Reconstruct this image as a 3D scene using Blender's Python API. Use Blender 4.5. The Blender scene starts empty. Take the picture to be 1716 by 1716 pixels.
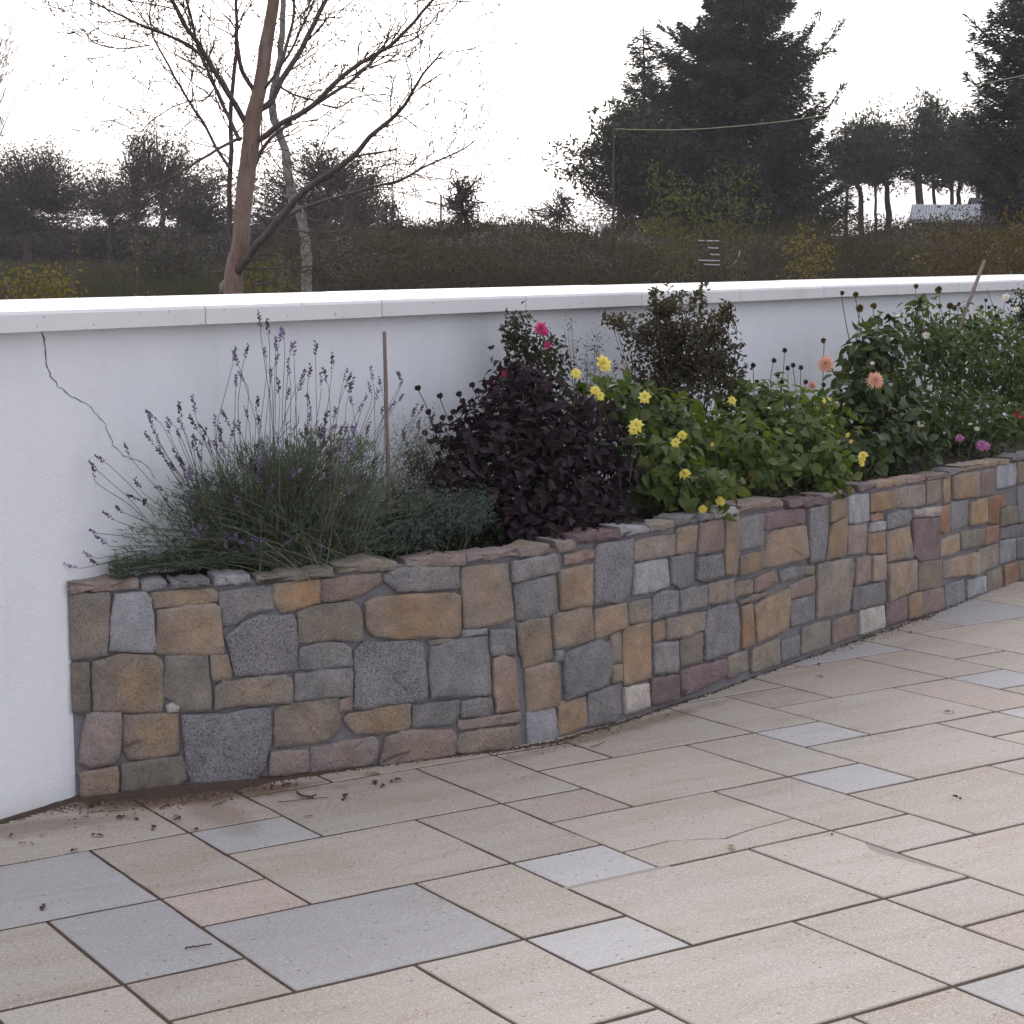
import bpy, math, random, time
import numpy as np
from mathutils import Vector
T0=time.time()
rng=np.random.default_rng(7); random.seed(7)
SC=bpy.context.scene; COL=SC.collection
# ------------------------------------------------------------------ camera
FPX=3165.4; CX=858.0; CY=858.0; CAMH=1.57
PITCH=math.atan((858-425)/FPX)
cam=bpy.data.cameras.new('camera'); camo=bpy.data.objects.new('camera',cam); COL.objects.link(camo)
camo.location=(0,0,CAMH); camo.rotation_euler=(math.pi/2-PITCH,0,0)
cam.sensor_fit='HORIZONTAL'; cam.sensor_width=36; cam.lens=36*FPX/1716; cam.clip_start=.05; cam.clip_end=3000
SC.camera=camo
SC.render.resolution_x=1024; SC.render.resolution_y=1024
# ------------------------------------------------------------------ world, sun, exposure
SUN_EL=math.radians(24); SUN_AZ=math.radians(-4)      # azimuth from +Y towards +X: beyond the wall, behind thin cloud
W=bpy.data.worlds.new('World'); SC.world=W; W.use_nodes=True
nt=W.node_tree; nt.nodes.clear()
sky=nt.nodes.new('ShaderNodeTexSky'); sky.sky_type='NISHITA'; sky.sun_disc=False
sky.sun_elevation=SUN_EL; sky.sun_rotation=SUN_AZ; sky.air_density=1.0; sky.dust_density=4.0; sky.ozone_density=1.0
hs=nt.nodes.new('ShaderNodeHueSaturation'); hs.inputs['Saturation'].default_value=.42
ov=nt.nodes.new('ShaderNodeMix'); ov.data_type='RGBA'; ov.inputs[0].default_value=.72
ov.inputs[7].default_value=(5.5,5.5,6.3,1)           # thin even cloud veil
bg=nt.nodes.new('ShaderNodeBackground'); bg.inputs[1].default_value=.13
wo=nt.nodes.new('ShaderNodeOutputWorld')
nt.links.new(sky.outputs[0],hs.inputs['Color']); nt.links.new(hs.outputs[0],ov.inputs[6])
nt.links.new(ov.outputs[2],bg.inputs[0]); nt.links.new(bg.outputs[0],wo.inputs[0])
sun=bpy.data.lights.new('sun','SUN'); sun.energy=.6; sun.angle=math.radians(20); sun.color=(1,.95,.86)
suno=bpy.data.objects.new('sun',sun); COL.objects.link(suno)
sd=Vector((math.sin(SUN_AZ)*math.cos(SUN_EL),math.cos(SUN_AZ)*math.cos(SUN_EL),math.sin(SUN_EL)))
suno.rotation_euler=sd.to_track_quat('Z','Y').to_euler()
vs=SC.view_settings; vs.view_transform='Standard'; vs.look='None'; vs.gamma=1; vs.use_curve_mapping=False; vs.exposure=.74
# ------------------------------------------------------------------ geometry of the place
C0=np.array([0,0,CAMH]); cp,sp=math.cos(PITCH),math.sin(PITCH)
Fv=np.array([0,cp,-sp]); Rv=np.array([1.,0,0]); Uv=np.array([0,sp,cp])
def ray(x,y): return Fv+Rv*((x-CX)/FPX)+Uv*((CY-y)/FPX)
def at(x,y,Y):
    r=ray(x,y); return C0+r*(Y/r[1])
PN=np.array([-0.02226103,0.02521133,0.99943426])      # the patio falls gently towards the wall
def pat(x,y):
    r=ray(x,y); return C0+r*(-(C0@PN)/(r@PN))
def patz(x,y): return -(x*PN[0]+y*PN[1])/PN[2]
DA=np.array([-0.52848985,0.84829136,-0.03317004]); DB=np.array([0.8486477,0.52892926,0.00555991])
GO=pat(857,1446); UA=.28; UB=.3115
def g2w(a,b): return GO+DA*(a*UA)+DB*(b*UB)
# white wall frame
WP0=pat(125,1338); wa=math.radians(35); WD=np.array([math.sin(wa),math.cos(wa),0]); WN=np.array([WD[1],-WD[0],0])
def wallhit(x,y,off=0.):
    r=ray(x,y); t=((WP0+WN*off-C0)@WN)/(r@WN); return t
def W3(s,z,off): 
    p=WP0+WD*s+WN*off; return np.array([p[0],p[1],z])
# planter front curve
_b=[(125,1338),(240,1330),(320,1318),(450,1305),(560,1292),(700,1272),(800,1262),(870,1252),(935,1240),(1040,1210),(1100,1190),(1200,1160),(1270,1132),(1330,1110),(1400,1084),(1480,1058),(1560,1029),(1640,996),(1716,968)]
_c=np.array([pat(*q)[:2] for q in _b])
for _ in range(3):
    _c[1:-1]=.25*_c[:-2]+.5*_c[1:-1]+.25*_c[2:]
_e=_c[-1]-_c[-3]; _e/=np.linalg.norm(_e)
_c=np.vstack([_c,_c[-1]+_e*.6,_c[-1]+_e*1.4])
PCV=_c; PSL=np.r_[0,np.cumsum(np.linalg.norm(np.diff(_c,axis=0),axis=1))]; PLEN=PSL[-1]
def pcurve(s,d=0.):
    s=np.asarray(s,float); x=np.interp(s,PSL,PCV[:,0]); y=np.interp(s,PSL,PCV[:,1])
    e=.09; x1=np.interp(np.clip(s+e,0,PLEN),PSL,PCV[:,0]); x0=np.interp(np.clip(s-e,0,PLEN),PSL,PCV[:,0])
    y1=np.interp(np.clip(s+e,0,PLEN),PSL,PCV[:,1]); y0=np.interp(np.clip(s-e,0,PLEN),PSL,PCV[:,1])
    tx,ty=x1-x0,y1-y0; L=np.hypot(tx,ty)+1e-9; nx,ny=ty/L,-tx/L
    return np.stack([x+nx*d,y+ny*d],-1)
def phit(px,py):
    r=ray(px,py); k=r[0]/r[1]      # x = k*y along the ray
    f=PCV[:,0]-k*PCV[:,1]
    for i in range(len(f)-1):
        if f[i]<=0<=f[i+1] or i==len(f)-2 or (i==0 and f[0]>0):
            u=f[i]/(f[i]-f[i+1]); u=max(u,-2.0)
            if f[i]<=0<=f[i+1] or (i==0 and f[0]>0) or i==len(f)-2:
                p=PCV[i]+(PCV[i+1]-PCV[i])*u; t=p[1]/r[1]
                return PSL[i]+(PSL[i+1]-PSL[i])*u, CAMH+r[2]*t, t
def P(px,py,t):
    """point on the sight line between planter front (t=0) and white wall (t=1)"""
    a=phit(px,py)[2]; b=wallhit(px,py,.02); return C0+ray(px,py)*(a+(b-a)*t)
# ------------------------------------------------------------------ mesh helpers
def mesh(name,V,F,mats=None,mi=None,smooth=False):
    """V (n,3); F list of arrays (m,k)"""
    me=bpy.data.meshes.new(name); V=np.asarray(V,np.float32)
    if isinstance(F,np.ndarray): F=[F]
    F=[np.asarray(f,np.int32) for f in F if len(f)]
    me.vertices.add(len(V)); me.vertices.foreach_set('co',V.ravel())
    lo=np.concatenate([f.ravel() for f in F]); tot=np.concatenate([np.full(len(f),f.shape[1],np.int32) for f in F])
    me.loops.add(len(lo)); me.loops.foreach_set('vertex_index',lo)
    me.polygons.add(len(tot)); st=np.r_[0,np.cumsum(tot)[:-1]].astype(np.int32)
    me.polygons.foreach_set('loop_start',st); me.polygons.foreach_set('loop_total',tot)
    if mi is not None: me.polygons.foreach_set('material_index',np.asarray(mi,np.int32))
    me.polygons.foreach_set('use_smooth',(np.full(len(tot),bool(smooth)) if np.isscalar(smooth) else np.asarray(smooth,bool)))
    me.update(calc_edges=True)
    if mats is not None:
        for m in (mats if isinstance(mats,(list,tuple)) else [mats]): me.materials.append(m)
    return me
def obj(name,me,parent=None,loc=None,**k):
    o=bpy.data.objects.new(name,me); COL.objects.link(o)
    if parent: o.parent=parent
    if loc is not None: o.location=loc
    for a,b in k.items(): o[a]=b
    return o
def thing(name,label,cat,loc,group=None):
    o=bpy.data.objects.new(name,None); o.empty_display_size=.1; COL.objects.link(o); o.location=loc
    o['label']=label; o['category']=cat
    if group: o['group']=group
    return o
class MB:
    def __init__(s): s.V=[];s.F={};s.n=0;s.M={}
    def add(s,V,F,m=0):
        V=np.asarray(V,float); F=np.asarray(F,int)
        s.V.append(V); k=F.shape[1]; s.F.setdefault(k,[]).append(F+s.n); s.M.setdefault(k,[]).append(np.full(len(F),m)); s.n+=len(V)
    def mesh(s,name,mats,smooth=False,origin=(0,0,0)):
        V=np.vstack(s.V)-np.asarray(origin); F=[];mi=[]
        for k in s.F: F.append(np.vstack(s.F[k])); mi.append(np.concatenate(s.M[k]))
        return mesh(name,V,F,mats,np.concatenate(mi),smooth)
    def tube(s,pts,rad,n=5,m=0,cap=True):
        p=np.asarray(pts,float); r=np.broadcast_to(np.asarray(rad,float),(len(p),))
        t=np.gradient(p,axis=0); t/=np.linalg.norm(t,axis=1,keepdims=True)+1e-9
        ref=np.array([.31,.17,.93]) if abs(t[0][2])<.85 else np.array([.9,.3,.1])
        u=np.cross(t,ref); u/=np.linalg.norm(u,axis=1,keepdims=True)+1e-9; v=np.cross(t,u)
        a=np.arange(n)*2*math.pi/n
        V=(p[:,None,:]+r[:,None,None]*(u[:,None,:]*np.cos(a)[None,:,None]+v[:,None,:]*np.sin(a)[None,:,None])).reshape(-1,3)
        k=np.arange(len(p)-1)[:,None]*n; j=np.arange(n)[None,:]; j2=(j+1)%n
        F=np.stack([k+j,k+j2,k+n+j2,k+n+j],-1).reshape(-1,4)
        s.add(V,F,m)
    def box(s,lo,hi,m=0,tf=None):
        x0,y0,z0=lo;x1,y1,z1=hi
        V=np.array([[x0,y0,z0],[x1,y0,z0],[x1,y1,z0],[x0,y1,z0],[x0,y0,z1],[x1,y0,z1],[x1,y1,z1],[x0,y1,z1]],float)
        if tf: V=np.array([tf(*q) for q in V])
        s.add(V,[[0,3,2,1],[4,5,6,7],[0,1,5,4],[1,2,6,5],[2,3,7,6],[3,0,4,7]],m)
def unit(v): return v/(np.linalg.norm(v,axis=-1,keepdims=True)+1e-9)
LT={ # leaf templates: verts (along, across, lift), faces
 'diamond':(np.array([[0,0,0],[.45,.5,.05],[1,0,-.05],[.45,-.5,.05]]),np.array([[0,1,2,3]])),
 'fold':(np.array([[0,0,0],[.4,.5,.14],[1,0,-.12],[.4,-.5,.14],[.45,0,0]]),np.array([[0,1,4,0],[1,2,4,1],[2,3,4,2],[3,0,4,3]])[:,:3]),
 'blade':(np.array([[0,-.5,0],[0,.5,0],[.55,.4,.04],[.55,-.4,.04],[1,0,-.08]]),None),
 'ovate':(np.array([[0,0,0],[.2,.36,.08],[.45,.5,.10],[.75,.3,.02],[1.04,0,-.16],[.75,-.3,.02],[.45,-.5,.10],[.2,-.36,.08],[.45,0,.0],[.75,0,-.05]]),
          np.array([[0,1,8,8],[1,2,8,8],[0,8,7,7],[7,8,6,6],[2,3,9,8],[8,9,5,6],[3,4,9,9],[9,4,5,5]])),
}
def leaves(p,ax,nr,L,Wd,tpl='diamond'):
    """arrays of leaves -> V,F list"""
    p=np.asarray(p);ax=unit(np.asarray(ax)); nr=np.asarray(nr); w=unit(np.cross(nr,ax)); n=np.cross(ax,w)
    N=len(p); L=np.broadcast_to(L,(N,)); Wd=np.broadcast_to(Wd,(N,))
    if tpl=='blade':
        tv=LT['blade'][0]; 
        V=p[:,None]+ax[:,None]*(tv[:,0]*1)[None,:,None]*L[:,None,None]+w[:,None]*tv[:,1][None,:,None]*Wd[:,None,None]+n[:,None]*tv[:,2][None,:,None]*L[:,None,None]
        o=(np.arange(N)*5)[:,None]
        return V.reshape(-1,3),[(o+np.array([[0,1,2,3]]).reshape(1,4)),(o+np.array([[3,2,4]]).reshape(1,3))]
    tv,tf=LT[tpl]
    V=p[:,None]+ax[:,None]*tv[:,0][None,:,None]*L[:,None,None]+w[:,None]*tv[:,1][None,:,None]*Wd[:,None,None]+n[:,None]*tv[:,2][None,:,None]*L[:,None,None]
    k=len(tv); o=(np.arange(N)*k)[:,None,None]
    if tpl=='ovate':
        F4=[f for f in tf if f[2]!=f[3]]; F3=[f[:3] for f in tf if f[2]==f[3]]
        return V.reshape(-1,3),[(o+np.array(F4)[None]).reshape(-1,4),(o+np.array(F3)[None]).reshape(-1,3)]
    return V.reshape(-1,3),[(o+tf[None]).reshape(-1,tf.shape[1])]
def rdir(N,up=0.):
    v=rng.normal(size=(N,3)); v=unit(v); v[:,2]+=up; return unit(v)
def addleaves(mb,*a,m=0,**k):
    V,F=leaves(*a,**k); base=mb.n; mb.V.append(V); mb.n+=len(V)
    for f in F: mb.F.setdefault(f.shape[1],[]).append(f+base); mb.M.setdefault(f.shape[1],[]).append(np.full(len(f),m))
# ------------------------------------------------------------------ materials
MC={}
def newmat(name):
    m=bpy.data.materials.new(name); m.use_nodes=True; n=m.node_tree; n.nodes.clear()
    o=n.nodes.new('ShaderNodeOutputMaterial'); b=n.nodes.new('ShaderNodeBsdfPrincipled'); n.links.new(b.outputs[0],o.inputs[0])
    b.inputs['Roughness'].default_value=.8; return m,n,b,o
class N:
    """tiny node helper"""
    def __init__(s,n): s.n=n
    def node(s,t,**k):
        q=s.n.nodes.new(t)
        for a,v in k.items(): setattr(q,a,v)
        return q
    def lk(s,a,b): s.n.links.new(a,b)
    def coord(s,kind='Object'):
        if kind=='World': return s.node('ShaderNodeNewGeometry').outputs['Position']
        return s.node('ShaderNodeTexCoord').outputs[kind]
    def noise(s,vec,scale,detail=3,rough=.6,dist=0,out='Fac'):
        q=s.node('ShaderNodeTexNoise'); q.inputs['Scale'].default_value=scale; q.inputs['Detail'].default_value=detail
        q.inputs['Roughness'].default_value=rough; q.inputs['Distortion'].default_value=dist; s.lk(vec,q.inputs['Vector']); return q.outputs[out]
    def vor(s,vec,scale,out='Distance',feature='F1'):
        q=s.node('ShaderNodeTexVoronoi',feature=feature); q.inputs['Scale'].default_value=scale; s.lk(vec,q.inputs['Vector']); return q.outputs[out]
    def ramp(s,fac,stops,interp='LINEAR'):
        q=s.node('ShaderNodeValToRGB'); r=q.color_ramp; r.interpolation=interp
        while len(r.elements)<len(stops): r.elements.new(.5)
        for e,(p,c) in zip(r.elements,stops):
            e.position=p; e.color=(c,c,c,1) if isinstance(c,(int,float)) else (*c,1)
        s.lk(fac,q.inputs[0]); return q.outputs[0]
    def mix(s,fac,a,b,mode='MIX'):
        q=s.node('ShaderNodeMix',data_type='RGBA',blend_type=mode)
        for sock,v in ((q.inputs[0],fac),(q.inputs[6],a),(q.inputs[7],b)):
            if isinstance(v,(int,float)): sock.default_value=v if sock.type=='VALUE' else (v,v,v,1)
            elif isinstance(v,tuple): sock.default_value=(*v,1)
            else: s.lk(v,sock)
        return q.outputs[2]
    def math(s,op,a,b=None,clamp=False):
        q=s.node('ShaderNodeMath',operation=op,use_clamp=clamp)
        for sock,v in ((q.inputs[0],a),(q.inputs[1],b)):
            if v is None: continue
            if isinstance(v,(int,float)): sock.default_value=v
            else: s.lk(v,sock)
        return q.outputs[0]
    def bump(s,h,strength=.5,dist=.01,prev=None):
        q=s.node('ShaderNodeBump'); q.inputs['Strength'].default_value=strength; q.inputs['Distance'].default_value=dist
        s.lk(h,q.inputs['Height'])
        if prev is not None: s.lk(prev,q.inputs['Normal'])
        return q.outputs[0]
    def vadd(s,vec,off):
        q=s.node('ShaderNodeVectorMath',operation='ADD'); s.lk(vec,q.inputs[0])
        if isinstance(off,tuple): q.inputs[1].default_value=off
        else: s.lk(off,q.inputs[1])
        return q.outputs[0]
    def vscale(s,vec,sc):
        q=s.node('ShaderNodeMapping'); q.inputs['Scale'].default_value=sc; s.lk(vec,q.inputs['Vector']); return q.outputs[0]
    def orand(s): return s.node('ShaderNodeObjectInfo').outputs['Random']
def stone_mat(name,base,stain,edge,speck,sdark,slight,stainw=.6):
    tn=lambda c,f,q=(.215,.185,.155): tuple(x*(1-f)+y*f for x,y in zip(c,q))
    base,stain,edge=tn(base,.30),tn(stain,.15),tn(edge,.25)
    m,n,b,o=newmat(name); h=N(n); w=h.coord('World'); r=h.orand()
    cv=h.node('ShaderNodeCombineXYZ'); 
    for i in range(3): h.lk(h.math('MULTIPLY',r,37.+11*i),cv.inputs[i])
    v=h.vadd(w,cv.outputs[0])
    big=h.noise(v,7,4,.6,.3); med=h.noise(v,28,4,.65)
    gc=h.node('ShaderNodeVectorMath',operation='DISTANCE'); h.lk(h.coord('Generated'),gc.inputs[0]); gc.inputs[1].default_value=(.5,.5,.5)
    rim=h.math('ADD',gc.outputs['Value'],h.math('MULTIPLY',h.math('SUBTRACT',big,.5),1.1))
    c=h.mix(h.ramp(rim,[(.22,1.),(.60,0.)]),base,stain)
    c=h.mix(h.ramp(rim,[(.45,0.),(.85,.9)]),c,edge); c=h.mix(h.ramp(med,[(.42,0.),(.7,.5)]),c,edge)
    lo=h.noise(v,11,3,.6); c=h.mix(1.,c,h.ramp(lo,[(.3,.72),(.7,1.28)]),'MULTIPLY')
    val=h.node('ShaderNodeHueSaturation'); h.lk(c,val.inputs['Color'])
    h.lk(h.math('ADD',h.math('MULTIPLY',r,.40),.98),val.inputs['Value'])
    h.lk(h.math('ADD',h.math('MULTIPLY',h.math('FRACT',h.math('MULTIPLY',r,17.3)),.45),.54),val.inputs['Saturation']); c=val.outputs[0]
    g=h.noise(v,150,3,.85); g2=h.noise(h.vadd(v,(5.,3.,1.)),165,3,.85)
    c=h.mix(h.ramp(g,[(.50,0.),(.58,speck)]),c,sdark)
    c=h.mix(h.ramp(g2,[(.51,0.),(.59,speck*.85)]),c,slight)
    h.lk(c,b.inputs['Base Color']); b.inputs['Roughness'].default_value=.85
    n1=h.bump(big,.35,.02); n2=h.bump(med,.75,.009,n1); n3=h.bump(g,.7,.004,n2); h.lk(n3,b.inputs['Normal'])
    return m
STM={
 't':stone_mat('tan_stone',(.215,.165,.12),(.27,.175,.085),(.165,.15,.14),.5,(.06,.045,.035),(.36,.29,.21)),
 'o':stone_mat('ochre_stone',(.27,.18,.10),(.31,.165,.06),(.20,.165,.13),.4,(.08,.05,.03),(.40,.30,.18)),
 'r':stone_mat('rust_stone',(.27,.135,.065),(.26,.09,.035),(.20,.14,.09),.4,(.07,.035,.02),(.36,.24,.15)),
 'k':stone_mat('khaki_stone',(.19,.155,.11),(.21,.16,.09),(.14,.13,.115),.5,(.05,.045,.04),(.28,.25,.2)),
 'g':stone_mat('grey_stone',(.165,.16,.165),(.20,.19,.175),(.13,.13,.135),.6,(.05,.05,.055),(.30,.29,.3)),
 'b':stone_mat('pale_grey_stone',(.27,.275,.30),(.30,.30,.31),(.22,.22,.23),.5,(.09,.09,.1),(.42,.42,.44)),
 'd':stone_mat('speckled_granite',(.15,.15,.165),(.17,.16,.165),(.12,.12,.13),.8,(.035,.035,.042),(.34,.33,.345)),
 'p':stone_mat('pinkish_stone',(.22,.15,.125),(.24,.15,.10),(.16,.13,.13),.5,(.07,.045,.045),(.34,.27,.24)),
 'm':stone_mat('maroon_stone',(.15,.095,.095),(.17,.105,.10),(.10,.07,.075),.7,(.04,.02,.03),(.26,.18,.19)),
 'w':stone_mat('whitish_stone',(.40,.37,.34),(.38,.33,.27),(.28,.26,.25),.5,(.13,.11,.1),(.6,.57,.54)),
}
def mortar_mat():
    m,n,b,o=newmat('mortar'); h=N(n); w=h.coord('World'); a=h.noise(w,14,4); g=h.noise(w,160,2,.7)
    c=h.mix(a,(.165,.16,.17),(.215,.205,.212)); c=h.mix(h.ramp(g,[(.5,0.),(.7,.6)]),c,(.06,.058,.06))
    h.lk(c,b.inputs['Base Color']); b.inputs['Roughness'].default_value=.95
    h.lk(h.bump(g,.6,.003,h.bump(a,.5,.01)),b.inputs['Normal']); return m
MORT=mortar_mat()
def slab_mat(name,c0,c1,c2,speck=.7):
    m,n,b,o=newmat(name); h=N(n); w=h.coord('World'); r=h.orand()
    cv=h.node('ShaderNodeCombineXYZ')
    for i in range(3): h.lk(h.math('MULTIPLY',r,23.+9*i),cv.inputs[i])
    # bands run along the B axis of the paving
    mp=h.node('ShaderNodeMapping',vector_type='POINT'); mp.inputs['Rotation'].default_value=(0,0,-math.atan2(DB[1],DB[0])); h.lk(w,mp.inputs[0])
    v=h.vadd(mp.outputs[0],cv.outputs[0])
    band=h.noise(h.vscale(v,(1.0,4.5,1.)),1.6,4,.6,.6)
    patch=h.noise(v,3.5,3,.5)
    c=h.mix(h.ramp(band,[(.42,0.),(.66,.85)]),c0,c1); c=h.mix(h.ramp(h.noise(h.vscale(v,(.6,2.2,1.)),2.3,5,.7,.8),[(.55,0.),(.72,.55)]),c,(.27,.205,.15))
    c=h.mix(h.ramp(patch,[(.45,0.),(.75,.6)]),c,c2)
    hv=h.node('ShaderNodeHueSaturation'); h.lk(c,hv.inputs['Color'])
    h.lk(h.math('ADD',h.math('MULTIPLY',r,.20),.88),hv.inputs['Value']); c=hv.outputs[0]
    g=h.noise(v,170,3,.9); g2=h.noise(h.vadd(v,(7.,2.,4.)),150,3,.9)
    c=h.mix(h.ramp(g,[(.49,0.),(.60,speck)]),c,(.27,.225,.185))
    c=h.mix(h.ramp(g2,[(.53,0.),(.64,speck*.9)]),c,(.70,.68,.66))
    dots=h.vor(v,30); sel=h.vor(v,30,'Color'); c=h.mix(h.math('MULTIPLY',h.ramp(dots,[(.09,.8),(.16,0.)]),h.ramp(sel,[(.5,0.),(.55,1.)])),c,(.12,.09,.08))
    # damp soil washed out of the corner between wall and planter
    def dist(cx,cy,sx,sy,ang):
        q=h.node('ShaderNodeMapping',vector_type='TEXTURE'); q.inputs['Location'].default_value=(cx,cy,-.17); q.inputs['Rotation'].default_value=(0,0,ang); q.inputs['Scale'].default_value=(sx,sy,1.)
        h.lk(w,q.inputs[0]); l=h.node('ShaderNodeVectorMath',operation='LENGTH'); h.lk(q.outputs[0],l.inputs[0]); return l.outputs['Value']
    nz=h.noise(w,7,4,.65)
    for (q,s) in ((dist(-1.05,5.94,.62,.13,.25),.85),(dist(-1.45,5.62,.34,.11,.3),.5),(dist(-.92,5.72,.10,.34,.55),.35),(dist(.45,6.82,.75,.07,.8),.5)):
        d=h.math('ADD',q,h.math('MULTIPLY',h.math('SUBTRACT',nz,.5),1.4))
        c=h.mix(h.ramp(d,[(.45,s),(1.0,0.)]),c,(.13,.085,.04))
    h.lk(c,b.inputs['Base Color']); b.inputs['Roughness'].default_value=.62
    h.lk(h.bump(g,.35,.002),b.inputs['Normal']); return m
SLM={
 'e':slab_mat('beige_granite',(.412,.365,.302),(.335,.274,.19),(.413,.385,.34)),
 'y':slab_mat('yellow_beige_granite',(.42,.362,.295),(.34,.265,.18),(.415,.372,.325)),
 'u':slab_mat('blue_grey_granite',(.385,.38,.372),(.355,.34,.315),(.405,.405,.398),.55),
 'h':slab_mat('peach_granite',(.43,.345,.28),(.38,.295,.22),(.43,.37,.32)),
 'w':slab_mat('white_granite',(.44,.435,.425),(.40,.385,.36),(.455,.45,.44),.55),
}
def simple(name,c,c2=None,scale=20,rough=.8,bump=0.,bd=.005,kind='World'):
    m,n,b,o=newmat(name); h=N(n); w=h.coord(kind); a=h.noise(w,scale,4,.6)
    h.lk(h.mix(h.ramp(a,[(.3,0.),(.7,1.)]),c,c2 or c),b.inputs['Base Color']); b.inputs['Roughness'].default_value=rough
    if bump: h.lk(h.bump(a,bump,bd),b.inputs['Normal'])
    return m
def leaf_mat(name,cols,trans=.35,rough=.5,gloss=.25,tint=(1.3,1.25,.6),patch=None):
    m=bpy.data.materials.new(name); m.use_nodes=True; n=m.node_tree; n.nodes.clear(); h=N(n)
    o=h.node('ShaderNodeOutputMaterial'); g=h.node('ShaderNodeNewGeometry'); ri=g.outputs['Random Per Island']
    k=len(cols); c=h.ramp(ri,[(i/(k-1) if k>1 else 0,c) for i,c in enumerate(cols)])
    if patch:
        a=h.noise(g.outputs['Position'],patch[0],3,.6); c=h.mix(h.ramp(a,[(.42,0.),(.6,patch[2])]),c,patch[1])
    b=h.node('ShaderNodeBsdfPrincipled'); h.lk(c,b.inputs['Base Color']); b.inputs['Roughness'].default_value=rough; b.inputs['Specular IOR Level'].default_value=gloss
    t=h.node('ShaderNodeBsdfTranslucent'); h.lk(h.mix(1.,c,tint,'MULTIPLY'),t.inputs[0])
    mx=h.node('ShaderNodeMixShader'); mx.inputs[0].default_value=trans; h.lk(b.outputs[0],mx.inputs[1]); h.lk(t.outputs[0],mx.inputs[2]); h.lk(mx.outputs[0],o.inputs[0])
    return m
# ------------------------------------------------------------------ terrain beyond the wall
def tz(x,Y):
    base=np.interp(Y,[-50,12,30,60,100,400,2500],[-.35,-.30,0.,.55,1.0,1.2,1.3])
    return base+.06*np.sin(x*.31+Y*.17)+.05*np.sin(x*.11-Y*.23)
def build_ground():
    xs=np.r_[-900,-400,-200,-100,np.linspace(-60,60,61),100,200,400,900]; ys=np.r_[-60,-20,0,np.linspace(3,120,80),160,250,500,1000,2400]
    X,Y=np.meshgrid(xs,ys); Z=tz(X,Y)
    near=(Y<9.0+.0*X)&(X<5)
    # under the patio and the planter the ground lies just below the bedding
    dw=(X-WP0[0])*WN[0]+(Y-WP0[1])*WN[1]
    Z=np.where(dw>-1.6,np.minimum(Z,patz(X,Y)-.14),Z); Z=np.where((dw>-1.6)&(np.abs(X)+np.abs(Y)>60),-1.,Z)
    V=np.stack([X,Y,Z],-1).reshape(-1,3); nx=len(xs); i=np.arange(len(ys)-1)[:,None]*nx+np.arange(nx-1)[None]
    F=np.stack([i,i+1,i+nx+1,i+nx],-1).reshape(-1,4)
    m,n,b,o=newmat('rough_field'); h=N(n); w=h.coord('World'); a=h.noise(w,.25,4); c2=h.noise(w,6,4)
    c=h.mix(h.ramp(a,[(.4,0.),(.6,1.)]),(.045,.038,.024),(.040,.052,.022)); c=h.mix(h.ramp(c2,[(.35,0.),(.7,.7)]),c,(.070,.048,.032))
    h.lk(c,b.inputs['Base Color']); b.inputs['Roughness'].default_value=.95
    obj('ground',mesh('ground',V,F,m,smooth=True),kind='structure')
build_ground()
# ------------------------------------------------------------------ patio
def rnd_color():
    return rng.choice(['e','e','e','y','y','u','h','w'],p=[.25,.15,.1,.15,.1,.1,.08,.07])
SL=[ # a0,a1,b0,b1,colour
(3,5,-5,-2,'e'),(1,3,-6,-3,'u'),(1,3,-3,-2,'e'),(0,1,-3,-2,'h'),(-1,1,-4,-3,'u'),(-1,1,-6,-4,'e'),(-2,-1,-4,-3,'e'),(-3,-1,-5,-4,'e'),(-3,-1,-7,-5,'y'),
(-2,0,-3,-1,'u'),(-4,-2,-2,-1,'e'),(-4,-2,-4,-2,'y'),(-3,-2,-1,0,'w'),(-2,0,-1,0,'y'),(0,2,-2,0,'e'),(2,3,-2,-1,'w'),(3,5,-2,-1,'h'),(2,4,-1,1,'e'),(4,6,-1,0,'y'),(4,6,0,2,'e'),
(0,2,0,1,'e'),(-1,0,0,1,'w'),(2,4,1,2,'e'),(1,2,1,2,'h'),(1,3,2,4,'y'),(3,4,2,3,'e'),(3,5,3,5,'e'),(1,3,4,5,'e'),(0,1,4,5,'w'),(-1,1,3,4,'e'),(-2,-1,3,4,'e'),
(-3,-1,0,2,'e'),(-5,-3,-1,1,'e'),(-5,-3,1,2,'e'),(-4,-3,2,3,'e'),(-6,-4,2,4,'h'),(-4,-2,3,5,'y'),(-2,0,4,6,'y'),(0,2,5,7,'e'),(2,3,5,6,'w'),(3,5,5,6,'e'),(2,4,6,8,'e'),(4,5,6,7,'y'),
(5,7,5,7,'e'),(4,6,7,9,'y'),(2,4,8,9,'h'),(1,2,8,9,'w'),(3,4,9,10,'u'),(2,3,9,10,'h'),(4,6,9,10,'y'),(6,8,8,10,'u'),(6,8,7,8,'h'),(5,8,10,11,'e'),(-6,-5,0,1,'y'),(-5,-4,-2,-1,'e'),(-7,-5,1,2,'u'),
(4,7,11,13,'y'),(7,9,11,12,'e'),(7,9,12,14,'u'),(-4,-3,-1,-1,'e')]
SL=[s for s in SL if s[3]>s[2]]
CUSTOM={(-1,1,1,3)}
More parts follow.
